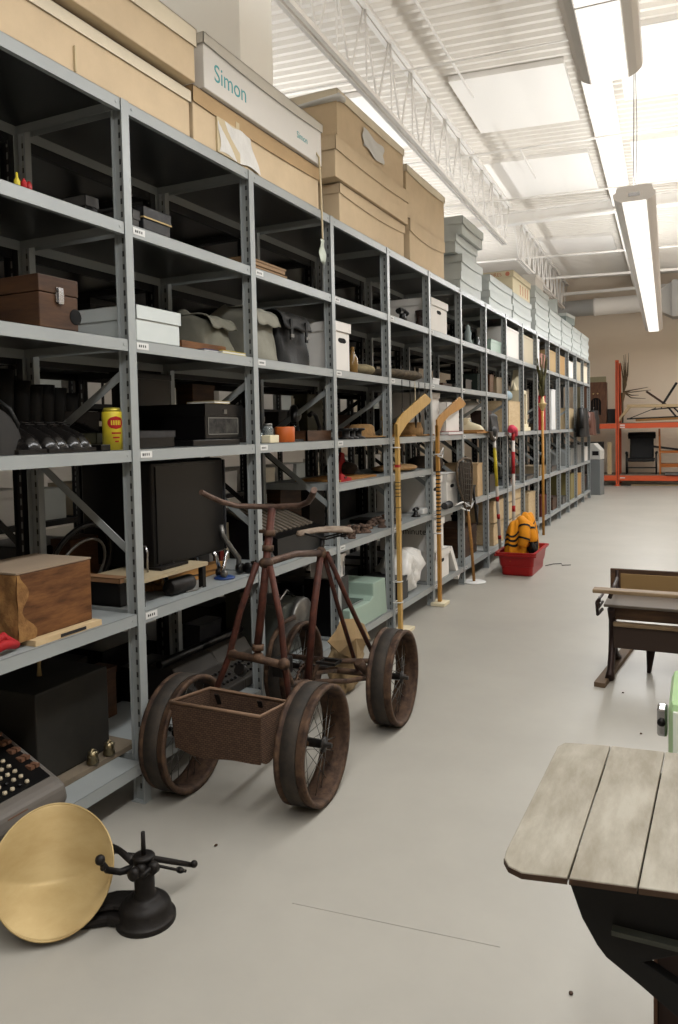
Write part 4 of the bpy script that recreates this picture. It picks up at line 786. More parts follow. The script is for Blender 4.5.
for i,(p0,p1,h,c,l) in enumerate([(542,548,.3,mat('deep_red_box',(84,30,28),.5),'deep red case on the bottom shelf past the gold staff'),(553,558,.2,woodD,'brown low chest on the bottom shelf, thirteenth bay'),(563,568,.12,steel,'grey flat tin on the bottom shelf, far end'),(571,576,.45,mat('olive_card',(130,120,76),.7),'olive tall carton on the bottom shelf'),(578,583,.4,mat('ochre_card',(0,0,0)),'ochre carton in a white sack, last but one bay'),(585,589,.3,blackM,'black box in the last bay of the bottom shelf')]):
    lidbox('carton',l,'box',Y(p0,L6,-2.03),Y(p1,L6,-2.03),L6,h,-2.03,.35,c,None,.02)
# ================================================================= THINGS BEHIND, SEEN THROUGH THE RACKS
XB=PX-D-.03
rg=random.Random(11)
n=0
cols=[blackM,mat('dark_case',(40,34,30),.6),mat('drab_green',(0,0,0)),woodD,mat('mottled_black',(0,0,0)),rackD]
for k in range(0,7):
    for li,z in enumerate([q-.02 for q in LV]):
        if li==0: continue
        if li in (1,2) and rg.random()<.5: continue
        for j in range(2):
            h=min(.34,.1+rg.random()*.25)
            lidbox('storage_case','dark case among those on the row behind','case',PY(k)+.07+j*.4,PY(k)+.07+j*.4+.2+rg.random()*.16,z,h,XB-.05,.38,cols[rg.randrange(6)],None,.03,group='dark cases on the second row of racking')
for k in range(-1,13):
    for li,z in enumerate([1.75,1.3,.75,2.2]):
        for j in range(2):
            if rg.random()<.2: continue
            lidbox('archive_box','white storage box far behind on the distant racking','box',PY(k)+.06+j*.42,PY(k)+.06+j*.42+.33,z,.25+.05*rg.random(),-5.0,.38,[whiteB,whiteB,greyB,cardP][rg.randrange(4)],None,.06,group='storage boxes on the distant racking')
for k in (0,1,2,5,6):
    for z in (L4,L5,L6):
        for j in range(2):
            h=.12+rg.random()*.24
            lidbox('storage_case','dark case standing at the back of a shelf in the aisle row','case',PY(k)+.08+j*.4,PY(k)+.08+j*.4+.18+rg.random()*.16,z,h,-2.43,.11,cols[rg.randrange(5)],None,.03,group='dark cases at the back of the aisle row shelves')
# ================================================================= QUADRICYCLE
QY=.05
q=thing('quadricycle','rusty four-wheeled pedal cycle with deep rims parked beside the racks','cycle',(-1.62,3.0,0))
qo=Vector((-1.62,3.0,0))
def qv(*p): return Vector(p)-qo
R=.235
def wheel(cx,cy,w=.12,spokes=24,side=1):
    root=MB(); c=qv(cx,cy,R)
    prof=[(R,-w*.5),(R,-w*.5+.012),(R-.008,-w*.5+.018),(R-.008,w*.5-.03),(R-.003,w*.5-.012),(R-.004,w*.5),(R-.02,w*.5),(R-.024,w*.5-.015),(R-.024,-w*.5+.015),(R-.018,-w*.5)]
    if side<0: prof=[(a,-b) for a,b in prof]
    root.lathe([(a,b) for a,b in prof],(0,0,0),'X',48,closed=True)
    o=root.build('wheel',rust,q); o.location=c; o.rotation_euler=(0,0,QY)
    tr=MB(); tr.lathe([(R-.0075,-w*.5+.022),(R-.002,-w*.3),(R-.002,w*.2),(R-.0075,w*.5-.034)],(0,0,0),'X',48,closed=True); tr.build('tread',rubber,o)
    hb=MB(); hb.lathe([(.0,-.075),(.010,-.075),(.010,-.05),(.03,-.045),(.03,-.038),(.016,-.034),(.016,.034),(.03,.038),(.03,.045),(.010,.05),(.010,.075),(0,.075)],(0,0,0),'X',16); hb.build('hub',iron,o)
    for k in range(spokes):
        a=2*PI*k/spokes; b=a+(.5 if k%2 else -.5); sx=.042*(1 if (k//2)%2 else -1)
        s_=MB(); s_.tube([(sx,.028*math.cos(b),.028*math.sin(b)),(0,(R-.02)*math.cos(a),(R-.02)*math.sin(a))],.0017,4); s_.build('spoke',steel,o)
    return o
wheel(-1.37,2.60); wheel(-1.918,2.50,side=-1); wheel(-1.375,3.47); wheel(-1.918,3.44,side=-1)
def tb(name,pts,r,m_=rustR,parent=None): 
    m=MB(); m.tube([qv(*p) for p in pts],r,12); return m.build(name,m_,parent or q)
tb('front_axle',[(-1.918,2.50,R),(-1.37,2.6,R)],.014,rust); tb('rear_axle',[(-1.918,3.44,R),(-1.375,3.47,R)],.016,rust)
lug=(-1.6,2.652,.927)
hb=tb('handlebar',[at(201,492,1,2.52),at(210,497,1,2.58),at(222,502,1,2.64),at(238,506,1,2.69),at(272,507,1,2.715),at(300,505.5,1,2.74),at(308,502,1,2.72),at(312,496,1,2.66),at(314,490,1,2.6)],[.011,.012,.012,.012,.012,.012,.012,.013,.013],mat('worn_bar',(110,88,76),.5,.3,0,20,rgb2=(74,56,48)))
tb('steering_stem',[(-1.6,2.71,1.146),(-1.6,2.565,.583)],.0165)
for z,y_ in ((1.045,2.683),(.985,2.668),(.60,2.57)): 
    m=MB(); m.tube([qv(-1.6,y_,z-.012),qv(-1.6,y_+.003,z+.012)],.024,12); m.build('collar',rust,q)
m=MB(); m.ball(qv(*lug),(.032,.028,.024)); m.build('head_lug',rust,q)
tb('clamp_bolt',[(-1.65,2.69,1.05),(-1.6,2.69,1.05)],.008,rust)
axL=(-1.86,2.56,.25); axR=(-1.46,2.6,.25)
tb('front_leg',[at(257,563,1,2.63),at(240,612,1,2.6),(-1.735,2.565,.548),(-1.79,2.555,.42),axL],.013)
tb('front_leg',[at(270,566,1,2.64),at(281,622,1,2.62),at(285,668,1,2.6),axR],.013)
tb('cross_tube',[at(230,654,1,2.56),at(258,659,1,2.565),at(288,666,1,2.58)],.016,rust)
for px,py in ((233,655),(284,664),(258,657)): m=MB(); m.ball(qv(*at(px,py,1,2.57)),.024); m.build('tube_joint',rust,q)
tb('bell',[at(239,669,1,2.6),at(242,671,1,2.62)],[.024,.026],iron)
cl=(-1.6,3.148,.891)
tb('top_tube',[lug,(-1.6,2.9,.925),cl],.0155,mat('worn_bar',(0,0,0)))
m=MB(); m.ball(qv(*cl),(.026,.026,.03)); m.build('seat_lug',rust,q)
tb('seat_tube',[cl,(-1.6,3.06,.64),(-1.6,2.99,.34)],.0165)
tb('rear_stay',[(-1.6,3.17,.89),at(338,606,1,3.33),(-1.56,3.45,.25)],.011)
tb('rear_stay',[(-1.58,3.17,.89),at(348,601,1,3.33),at(372,652,1,3.47)],.012)
tb('lower_tube',[at(285,668,1,2.6),(-1.55,2.75,.40),(-1.6,2.99,.33)],.013,rust)
tb('lower_tube',[(-1.6,2.99,.33),(-1.5,3.2,.28),(-1.42,3.42,.25)],.012,rust)
tb('rear_cross_tube',[(-1.9,3.3,.33),(-1.6,3.32,.33),(-1.40,3.40,.33)],.013,rust)
tb('axle_clamp',[(-1.5,3.33,.335),(-1.47,3.38,.26)],.022,rust)
tb('seat_post',[cl,(-1.6,3.17,.955)],.012,iron)
def sadd(u,v):
    # v along the length nose to tail, u across
    w=.022+.075*max(0,min(1,(v-.3)/.55))**1.2*(1 if v<.9 else math.sqrt(max(.05,1-((v-.9)/.1)**2)))
    if v<.04: w*=.4
    return (w*2*(u-.5), -.15+.29*v, .02*v+.012*math.sin(PI*v)-.09*(u-.5)**2*(1-.4*v)*1.0+ .0)
m=MB(); m.grid(sadd,14,20); s_=m.build('saddle',leatherS,q,solid=.012); s_.location=qv(-1.6,3.19,.985); s_.rotation_euler=(-.06,0,-.75); s_.scale=(.9,.9,.9)
for sx in (-.03,.03): m=MB(); m.tube([(sx,-.12,-.005),(sx,0,-.035),(sx,.11,-.01)],.005,6); m.build('saddle_rail',iron,s_)
for sx in (-.045,.045): m=MB(); m.tube([(sx+.014*math.cos(a),.09+.014*math.sin(a),-.03+.002*a) for a in [k*.7 for k in range(24)]],.003,5); m.build('saddle_spring',iron,s_)
# crank and gear
m=MB(); m.lathe([(.075,-.004),(.085,-.004),(.085,.004),(.075,.004)],(0,0,0),'X',28,closed=True)
for k in range(5): a=2*PI*k/5; m.tube([(0,0,0),(0,.078*math.cos(a),.078*math.sin(a))],.006,6)
g_=m.build('chainring',rust,q); g_.location=qv(-1.62,2.99,.32)
for k in range(28): 
    a=2*PI*k/28; tth=MB(); tth.bb((-.003,-.004,.083),(.003,.004,.092)); o=tth.build('sprocket_tooth',rust,g_); o.rotation_euler=(a,0,0)
for sgn,dx in ((1,.06),(-1,-.06)):
    c=tb('crank_arm',[(-1.62+dx*.5,2.99,.32),(-1.62+dx,2.99+sgn*.04,.32+sgn*.10)],.009,rust)
    p=MB(); 
    for yy in (-.03,.03): p.bar(qv(-1.62+dx,2.99+sgn*.04+yy,.32+sgn*.1),qv(-1.62+dx*2.6,2.99+sgn*.04+yy,.32+sgn*.1),.016,.012)
    for xx in (1.2,2.5): p.bar(qv(-1.62+dx*xx,2.99+sgn*.04-.035,.32+sgn*.1),qv(-1.62+dx*xx,2.99+sgn*.04+.035,.32+sgn*.1),.008)
    p.build('pedal',iron,c)
tb('mudguard_hoop',[(-1.78,2.93,.38),(-1.78,2.98,.5),(-1.78,3.08,.56),(-1.78,3.2,.56)],.011,rust)
tb('chain_stay',[(-1.62,2.99,.32),(-1.66,3.2,.3),(-1.68,3.45,R)],.010,rust)
tb('chain_run',[(-1.6,3.0,.405),(-1.63,3.25,.32),(-1.64,3.44,.285)],.005,iron)
m=MB(); m.bb((-.03,-.05,-.04),(.03,.05,.04)); o=m.build('gear_case',iron,q,bevel=.01); o.location=qv(-1.68,2.9,.42)
# wicker basket with an iron frame
B=[at(170,702,1,2.33),at(260,716,1,2.33)]; z1=.425; z0=.245
c4=[(-1.855,2.33),(-1.448,2.33),(-1.425,2.50),(-1.80,2.52)]
c4b=[(-1.845,2.345),(-1.46,2.345),(-1.435,2.49),(-1.80,2.50)]
m=MB()
for i in range(4):
    a,b=c4[i],c4[(i+1)%4]; a2_,b2_=c4b[i],c4b[(i+1)%4]
    n=10
    def fnw(u,v,a=a,b=b,a2_=a2_,b2_=b2_):
        x=(a[0]+(b[0]-a[0])*u)*v+(a2_[0]+(b2_[0]-a2_[0])*u)*(1-v); y=(a[1]+(b[1]-a[1])*u)*v+(a2_[1]+(b2_[1]-a2_[1])*u)*(1-v)
        sagz=(.012+.022*u)*math.sin(PI*u)*(1-v)*(1 if i in(0,2) else .3)+.012*math.sin(7*u)*(1-v)
        return qv(x,y,z0+(z1-z0)*v-sagz)
    m.grid(fnw,n,6,smooth=False)
m.grid(lambda u,v:qv(*( [ (c4b[0][k]*(1-u)+c4b[1][k]*u)*(1-v)+(c4b[3][k]*(1-u)+c4b[2][k]*u)*v for k in (0,1)]+[z0-.01*math.sin(PI*u)] )),8,4,smooth=False)
bk=m.build('basket',wickerM,q,solid=.006)
m=MB(); m.tube([qv(*c4[i%4],z1) for i in range(5)],.007,8); m.build('basket_rim',mat('pale_wicker',(126,100,80),.7),bk)
for x in (-1.75,-1.55): m=MB(); m.bar(qv(x,2.49,z1-.01),qv(x,2.56,.26),.02,.004); m.build('basket_bracket',iron,bk)
# canvas bag and disc behind
def canv(u,v):
    a=2*PI*u; b=PI*v; s=math.sin(b)**.7
    k=1+.12*math.sin(7*a+5*b)+.08*math.sin(11*a-9*b); return (.08*math.cos(a)*s*k*(1+.2*math.sin(3*a)), .20*math.sin(a)*s*k, (.20-.20*math.cos(b))*(1+.1*math.sin(3*a)) )
m=MB(); m.grid(canv,40,18); cb=m.build('canvas_sack',canvas,None,loc=(-1.80,3.80,.0)); cb.scale=(1,1,.78); cb.rotation_euler=(.0,0,.15); tag(cb,'slumped brown canvas sack on the floor behind the rear axle','sack')
t=cb
fp=[at(a,b_,0,-1.70)-Vector((-1.80,3.80,0)) for a,b_ in ((309,641),(322,630),(331,619),(348,619),(366,625),(372,640),(361,652),(351,664),(338,655),(322,652))]
for p in fp: p.z/=.78
m=MB(); c0=sum(fp,Vector())/len(fp)+Vector((.03,0,.01)); vv=[c0]+[p+Vector((.012*math.sin(3*i),0,0)) for i,p in enumerate(fp)]; m.add(vv,[(0,i,i%len(fp)+1) for i in range(1,len(fp)+1)]); m.build('sack_flap',mat('pale_brown_canvas',(156,130,92),.9,0,.08,9,bump=.2),cb,solid=.006)
# ================================================================= COUNTER SCALE
t=thing('counter_scale','black cast iron balance scale standing on the floor','scale',(-1.51,1.75,0)); so=Vector((-1.51,1.75,0))
m=MB()
m.lathe([(.09,0),(.09,.001),(.09,.014),(.088,.016),(.08,.02),(.076,.045),(.07,.056),(.058,.066),(.048,.068),(.046,.075),(.034,.078),(0,.08)],(0,0,0),'Z',32); m.build('base_dome',iron,t)
m=MB(); m.prism([(-.02,.075),(.03,.07),(.03,-.06),(-.08,-.08),(-.24,-.2),(-.30,-.21),(-.32,-.17),(-.28,-.1),(-.16,.0),(-.09,.06)],0,.03,'XY'); m.build('base_plate',iron,t,bevel=.012)
m=MB(); m.prism([(-.0,.05),(.0,-.03),(-.08,-.05),(-.2,-.15),(-.25,-.14),(-.13,.02),(-.07,.05)],.03,.05,'XY'); m.build('base_rib',iron,t,bevel=.012)
m=MB(); m.lathe([(.05,.06),(.036,.075),(.03,.09),(.03,.19),(.034,.195),(.03,.20),(0,.2)],(0,0,0),'Z',20); m.build('pillar',iron,t)
m=MB(); m.tube([(0,0,.19),(0,0,.27)],[.008,.006],8); m.build('pivot_pin',iron,t)
P=lambda px,py,y: at(px,py,1,y)-so
m=MB(); m.tube([P(133,868,1.75),P(120,872,1.72),P(107,870,1.68),P(101,862,1.65)],[.013,.010,.010,.009],10); m.ball(P(100,860,1.645),.015); m.ball(P(103,868,1.66),.009); m.build('pan_arm',iron,t)
m=MB(); m.tube([P(133,862,1.75),P(120,851,1.80),P(112,848,1.82)],[.012,.010,.013],10); m.ball(P(112,850,1.82),.016); m.build('rear_arm',iron,t)
m=MB(); m.tube([P(128,856,1.78),P(150,858,1.84),P(175,862,1.9),P(192,865,1.95)],[.011,.010,.009,.008],10); m.ball(P(194,864,1.95),.012); m.build('balance_beam',iron,t)
m=MB(); m.tube([P(140,862,1.80),P(178,870,1.9),P(186,871,1.92)],[.005,.005,.005],8); m.ball(P(180,870,1.905),(.016,.01,.01)); m.build('poise_rod',iron,t)
for px,py,y_ in ((141,870,1.72),(153,868,1.74),(134,874,1.70)):
    m=MB(); m.lathe([(.008,-.012),(.018,-.01),(.018,.01),(.008,.012)],P(px,py,y_),'Y',14); m.build('pivot_ring',iron,t)
m=MB(); m.tube([P(133,872,1.72),P(143,876,1.71),P(153,866,1.74)],.009,8); m.build('yoke',iron,t)
# brass scoop pan
B0=at(52,941,2,.008); T0=at(55,801,1,1.70)
up=(T0-B0); H=up.length; up.normalize(); view=((B0+T0)/2-CAMP).normalized(); rt=view.cross(up).normalized(); nrm=rt.cross(up)
if nrm.dot(view)<0: nrm=-nrm
ctr=(B0+T0)/2; dist=(ctr-CAMP).length
Wd=57/760*abs((ctr-CAMP).dot(-Vector((RX[2],RY[2],RZ[2]))))
bn=thing('brass_pan','large worn brass scoop pan leaning on edge against the scale','scale pan',ctr)
def outline(a):
    return math.cos(a)*(1-.07*abs(math.sin(a))**3*(1 if math.sin(a)>0 else 0)), math.sin(a)
def panpt(a,r):
    cx_,sy_=outline(a); u=cx_*r; v=sy_*r
    k=-.12                       # height of the crease
    crease=-.20+.18*u*u
    D0=.10*(1-u*u); vb=-math.sqrt(max(0,1-u*u)); tt=max(0,min(1,(crease-v)/max(.05,crease-vb)))
    d=D0 if v>crease else D0*(1-tt)-.01*math.sin(PI*tt)*(1-u*u)
    return rt*(u*Wd)+up*(v*H/2)+nrm*(d-.02)
m=MB(); v=[];f=[];NA,NR=72,18
NG=44
for i in range(NG+1):
    for j in range(NG+1):
        s0,t0=-1+2*i/NG,-1+2*j/NG; uu=s0*math.sqrt(1-t0*t0/2); v_=t0*math.sqrt(1-s0*s0/2); v.append(panpt(math.atan2(v_,uu),min(1,math.hypot(uu,v_))))
for i in range(NG):
    for j in range(NG): f.append((i*(NG+1)+j,(i+1)*(NG+1)+j,(i+1)*(NG+1)+j+1,i*(NG+1)+j+1))
m.add(v,f,True); m.build('pan',brass,bn,solid=.004)
m=MB(); m.tube([panpt(2*PI*j/NA,1.0) for j in range(NA+1)],.0035,6,cap=False); m.build('rolled_rim',brass,bn)
# ================================================================= STICKS TIED TO THE UPRIGHTS
def flatstick(label,pts,X,th,mm,name='hockey_stick'):
    P=[at(a,b,0,X) for a,b in pts]; base=Vector((X,P[0].y,0))
    t=thing(name,label,'hockey stick',base,0,None)
    return t,base
def yz(px,py,X,b): p=at(px,py,0,X); return (p.y-b.y,max(0,p.z-b.z))
X1=-1.945
t,b=flatstick('hockey stick with its pale blade up, tied to the fourth upright',[(396,634)],X1,.02,ash)
m=MB(); y0_=yz(396,632,X1,b)[0]; y0_=at(400,600,0,X1).y-b.y
sh=[(y0_-.018,0.0),(y0_+.02,0.0),(yz(403,433,X1,b)[0]*.0+y0_+.022,yz(401,440,X1,b)[1]),(y0_-.018,yz(394.5,424,X1,b)[1])]
m.prism(sh,-.014,.014,'YZ'); m.build('shaft',ash,t,bevel=.003)
ya=y0_
def rel(px,py): q_=at(px,py,0,X1); return (q_.y-b.y,q_.z)
off=y0_-.018-rel(394.5,424)[0]
bl=[(y0_-.018,rel(394.5,424)[1])]+[(rel(*p)[0]+off,rel(*p)[1]) for p in ((397,418.5),(402,412.5),(423.5,393.5),(429.5,399.5),(427.5,403.5),(411,418),(405,424))]+[(y0_+.022,rel(400.5,437)[1]),(y0_-.018,rel(394.5,437)[1])]
m=MB(); m.prism(bl,-.007,.007,'YZ'); m.build('blade',ash,t,bevel=.002)
for z,c in ((1.19,redC),(1.08,ink),(1.055,ink),(1.03,ink),(1.005,ink),(.98,ink),(.9,ink)): m=MB(); m.bb((-.0148,y0_-.0185,z),(.0148,y0_+.0205,z+(.02 if c is redC else .006))); m.build('printed_band',c,t)
for z in (1.33,.37,.22): m=MB(); m.tube([(.016,y0_+.022,z),(.016,y0_-.02,z+.002),(-.03,y0_-.05,z+.004),(-.055,y0_,z),(-.03,y0_+.05,z)],.004,6); m.build('tie_string',paper,t)
X2=-1.945
b2b=Vector((X2,at(440,600,0,X2).y,0)); t=thing('hockey_stick','orange-tinted hockey stick, blade up, tied to the fifth upright','hockey stick',b2b)
rel=lambda px,py:(at(px,py,0,X2).y-b2b.y,at(px,py,0,X2).z)
m=MB(); m.prism([(-.02,.03),(.02,.03),(.02,rel(438,432)[1]),(-.02,rel(434.5,425)[1])],-.014,.014,'YZ'); m.build('shaft',ash2,t,bevel=.003)
off=-.02-rel(434,420)[0]
m=MB(); m.prism([(-.02,rel(434,437)[1]),(-.02,rel(434,420)[1])]+[(rel(*p)[0]+off,rel(*p)[1]) for p in ((437.5,415),(457.5,396.5),(463.5,403.5),(461,407),(446,416),(441,422))]+[(.02,rel(438,434)[1])],-.007,.007,'YZ'); m.build('blade',ash2,t,bevel=.002)
for k in range(16): m=MB(); z=.62+k*.032; m.bb((-.0148,-.0205,z),(.0148,.0205,z+.012)); m.build('printed_band',ink,t)
for z in (1.25,.6): m=MB(); m.tube([(.018,.03,z),(.018,-.022,z),(-.03,-.04,z),(-.05,0,z)],.005,6); m.build('tie_string',paper,t)
m=MB(); m.tube([(.02,.0,1.25),(.03,.05,1.3),(.02,.09,1.27),(.025,.03,1.22),(.02,-.06,1.24)],.006,6); m.build('bow',paper,t)
o=MB().bb((-.06,-.07,0),(.06,.08,.028)).build('foam_block',creamB,None,loc=(X2,b2b.y,.001),bevel=.004); tag(o,'small cream block on the floor under the second hockey stick','block')
o=MB().bb((-.05,-.06,0),(.06,.07,.02)).build('foam_block',creamB,None,loc=(X1+.0,at(396,632,0,X1).y+.16,.0)); COL.objects.unlink(o) if False else None; tag(o,'cream pad on the floor at the foot of the first hockey stick','pad')
# lacrosse stick
X3=-1.93; fb=at(474,579,0,X3); b3=Vector((X3,fb.y,0)); rel=lambda px,py:(0,at(px,py,0,X3).y-b3.y,at(px,py,0,X3).z)
t=thing('lacrosse_stick','old wooden lacrosse stick with netted head leaning on the rack','lacrosse stick',b3)
m=MB(); m.tube([(0,0,.016),rel(471.5,545),rel(468,512)],.0145,10); m.build('shaft',woodT,t)
hp=[(467,514),(463,500),(458,485),(456.5,470),(458,462),(464,458),(470,459),(472,466),(472,480),(471,500),(469,514)]
m=MB(); m.tube([rel(*p) for p in hp],.011,8); m.build('head_frame',mat('old_hide',(92,78,62),.7),t)
for k in range(9):
    z0_=462+k*5.3
    m=MB(); m.tube([rel(457.5+max(0,k-5)*1.5,z0_),rel(471.5,z0_+1.5)],.0035,5); m.build('net_cord',mat('net_leather',(60,50,40),.8),t)
for k in range(5):
    m=MB(); m.tube([rel(459+k*2.8,461),rel(463.5+k*1.5,505)],.0035,5); m.build('net_cord',mat('net_leather',(0,0,0)),t)
m=MB(); m.grid(lambda u,v:Vector(rel(458+12.5*u+v*4*(1-u),462+40*v))+Vector((-.02*math.sin(PI*u),0,0)),8,12); m.build('netting',mat('net_hide',(70,62,52),.9,0,.3,60,bump=.8),t,solid=.003)
m=MB(); m.tube([rel(456,505),rel(463,502),rel(470,506),rel(474,501),rel(469,511),rel(461,508)],.008,6); m.build('tie_cloth',paper,t)
o=MB().lathe([(0,0),(.11,0),(.112,.006),(.1,.012),(0,.012)],n=28).build('floor_disc',paper,None,loc=(fb.x,fb.y,.001)); tag(o,'white round pad on the floor under the lacrosse stick','pad')
m=MB(); m.tube([(-2.0,PY(5)+.25,1.0),(-1.97,PY(5)+.3,.8),(-1.98,PY(5)+.42,.55),(-2.0,PY(5)+.5,.5),(-1.98,PY(5)+.45,.7)],.012,8); o=m.build('leather_strap',iron,None); tag(o,'dark leather strap dangling between the lacrosse stick and next upright','strap')
# striped poles
def pole(label,pts,X,r,base,bands,head):
    p0=at(*pts[0],0,X); b=Vector((X,p0.y,0)); t=thing('striped_pole',label,'pole',b)
    P=[Vector((0,0,.0))]+[at(*p,0,X)-b for p in pts[1:]]
    a,c=P[0],P[-1]
    m=MB(); m.tube([a,c],r,12); m.build('shaft',base,t)
    for (u0,u1,mm) in bands: m=MB(); m.tube([a.lerp(c,u0),a.lerp(c,u1)],r*1.06,12); m.build('colour_band',mm,t)
    head(t,c); return t
def head1(t,c):
    m=MB(); m.tube([c+Vector((.0,-.13,.06)),c+Vector((.0,-.11,.0)),c+Vector((0,-.02,-.03)),c+Vector((0,.08,-.01)),c+Vector((0,.1,.06))],[.018,.02,.02,.02,.018],10); m.build('curved_head',mat('worn_rubber',(84,74,64),.7),t)
    m=MB(); m.ball(c+Vector((0,-.01,.06)),(.03,.12,.05)); m.build('tape_wrap',blackR,t)
def head2(t,c):
    m=MB(); m.tube([c+Vector((0,-.14,.02)),c+Vector((0,-.06,.04)),c+Vector((0,.05,.02)),c+Vector((0,.13,-.03))],[.03,.045,.045,.03],12); m.build('pink_head',mat('pink_foam',(206,60,84),.7),t)
whiteP=mat('white_pole',(206,200,192),.5)
pole('white pole with yellow top and red bands, black curved head, tied to rack',[(501,560),(494,437)],-1.93,.017,whiteP,[(.62,.92,yel),(.9,.94,whiteP),(.5,.54,redC),(.2,.23,redC),(.36,.40,redC)],head1)
pole('white pole with wide red bands and a pink head, right of the yellow one',[(514,550),(513,432)],-1.93,.019,whiteP,[(.93,.99,redC),(.66,.84,redC),(.35,.40,redC),(.12,.15,redC)],head2)
# gold staff
X4=-1.90; fb=at(543.5,530,0,X4); t=thing('gold_staff','tall golden wooden staff with flared top and dried sprigs','staff',(X4,fb.y,0)); zt=at(543,411,0,X4).z
MB().tube([(0,0,0),(0,0,zt)],.018,12).build('shaft',ash2,t); MB().lathe([(.018,zt),(.03,zt+.03),(.055,zt+.09),(.06,zt+.1),(.03,zt+.11),(.02,zt+.2),(0,zt+.2)],n=20).build('flared_cup',brass,t)
m=MB(); rl=random.Random(3)
for k in range(26):
    a=rl.random()*6.3; h=.1+rl.random()*.55; s=.03+.05*rl.random(); m.tube([(0,0,zt+.1),(s*.5*math.cos(a),s*.5*math.sin(a),zt+.1+h*.6),(s*math.cos(a),s*math.sin(a),zt+.1+h)],[.006,.005,.009],5)
m.build('sprigs',mat('dried_green',(80,76,44),.8),t)
# ================================================================= RED TUB WITH JERSEYS
t=thing('plastic_tub','red rectangular plastic tub on the floor','tub',(-1.625,7.72,0)); 
def tubring(w,l,z,r=.04,n=6):
    o=[]
    for sx,sy,a0 in ((1,1,0),(-1,1,PI/2),(-1,-1,PI),(1,-1,3*PI/2)):
        for k in range(n+1): a=a0+PI/2*k/n; o.append((sx*(w-r)+r*math.cos(a),sy*(l-r)+r*math.sin(a),z))
    return o
m=MB(); rings=[tubring(.145,.29,0),tubring(.15,.30,.015),tubring(.155,.31,.09),tubring(.162,.315,.092),tubring(.178,.345,.215),tubring(.20,.37,.215),tubring(.202,.372,.235),tubring(.17,.335,.235),tubring(.14,.285,.012)]
v=[p for r_ in rings for p in r_]; n=len(rings[0]); f=[(i*n+k,i*n+(k+1)%n,(i+1)*n+(k+1)%n,(i+1)*n+k) for i in range(len(rings)-1) for k in range(n)]+[[ (len(rings)-1)*n+k for k in range(n)],[k for k in range(n)][::-1]]
m.add(v,f,False); m.build('tub_body',redP,t)
m=MB(); m.bb((-.203,-.374,.2),(.203,-.36,.214)); m.build('rim_lip',redP,t)
def cloth(name,label,c,r,top,mm,seed,tilt=0,stripes=()):
    rr=random.Random(seed); ph=[rr.uniform(0,6.3) for _ in range(6)]
    def S(u,v):
        a=2*PI*u; k=max(0,math.cos(v*PI/2))**.55*(1-.15*v); w=1+.10*math.sin(3*a+ph[0])+.06*math.sin(7*a+ph[1]+4*v)+.03*math.sin(13*a+ph[2])
        return Vector((r[0]*math.cos(a)*k*w+tilt*v*.2, r[1]*math.sin(a)*k*w, top*math.sin(v*PI/2)*(1+.13*math.sin(a+ph[3])*k+.05*math.sin(3*a+ph[5])*k)+.018*math.sin(5*a+ph[4]+5*v)*(1-v)+.0))
    m=MB(); m.grid(S,56,20); o=m.build(name,mm,None,loc=c); tag(o,label,'jersey')
    for v0 in stripes:
        s=MB(); s.grid(lambda u,v:S(u*.55+.45,v0+.045*v)*1.012,30,2); s.build('black_stripe',blackR,o)
    return o
cloth('jersey','large yellow jersey with black stripes heaped in the red tub',(-1.67,7.60,.13),(.12,.19,1),.40,jersey,1,0,(.26,.35,.44))
cloth('jersey','smaller yellow jersey bundle at the right of the red tub',(-1.60,7.84,.13),(.12,.16,1),.44,jersey,5,.0,(.5,.62))
for nm_,pts in (('jersey.001',[(-.02,-.10,.36),(.05,-.20,.33),(.09,-.24,.22),(.08,-.22,.12)]),('jersey',[(.05,.02,.40),(.10,-.06,.36),(.12,-.14,.26),(.10,-.17,.16)])):
    jo=bpy.data.objects.get(nm_)
    if jo:
        s_=MB(); s_.tube(pts,[.05,.058,.055,.045],12); sv=s_.build('sleeve',jersey,jo)
        for q_ in (1,2):
            a_=Vector(pts[q_]); c_=Vector(pts[q_+1]) if q_<3 else a_; d_=(c_-a_)*.15; s2=MB(); s2.tube([a_+d_,a_+d_*2.2],[.0605,.060],12,cap=False); s2.build('black_stripe',blackR,sv)
o=blob('padded_glove','dark padded glove lying on the jerseys in the red tub','glove',(-1.50,7.62,.18),(.05,.09,.075),blackR,4); 
m=MB(); m.tube([(-1.45,8.0,.012),(-1.40,8.15,.008),(-1.32,8.2,.008),(-1.3,8.1,.008),(-1.22,8.15,.008)],.004,6); o=m.build('trailing_cord',iron,None); tag(o,'thin dark cord trailing on the floor right of the tub','cord')
# ================================================================= WASTE BIN
t=thing('waste_bin','tall grey metal waste bin with pale sloping hood at the rack end','bin',(-1.96,16.75,0),-.2)
MB().bb((-.11,-.13,0),(.11,.13,.74)).build('bin_body',greyBin,t,bevel=.01)
m=MB(); m.prism([(-.115,.745),(.115,.745),(.115,.94),(-.02,1.08),(-.115,1.08)],-.135,.135,'XZ'); m.build('hood',greyBinL,t,bevel=.006)
m=MB(); m.bb((-.05,-.138,.83),(.085,-.134,.92)); m.build('opening',slotM,t)
m=MB(); m.bb((-.09,-.134,.02),(-.085,-.131,.73)); m.build('door_edge',slotM,t)
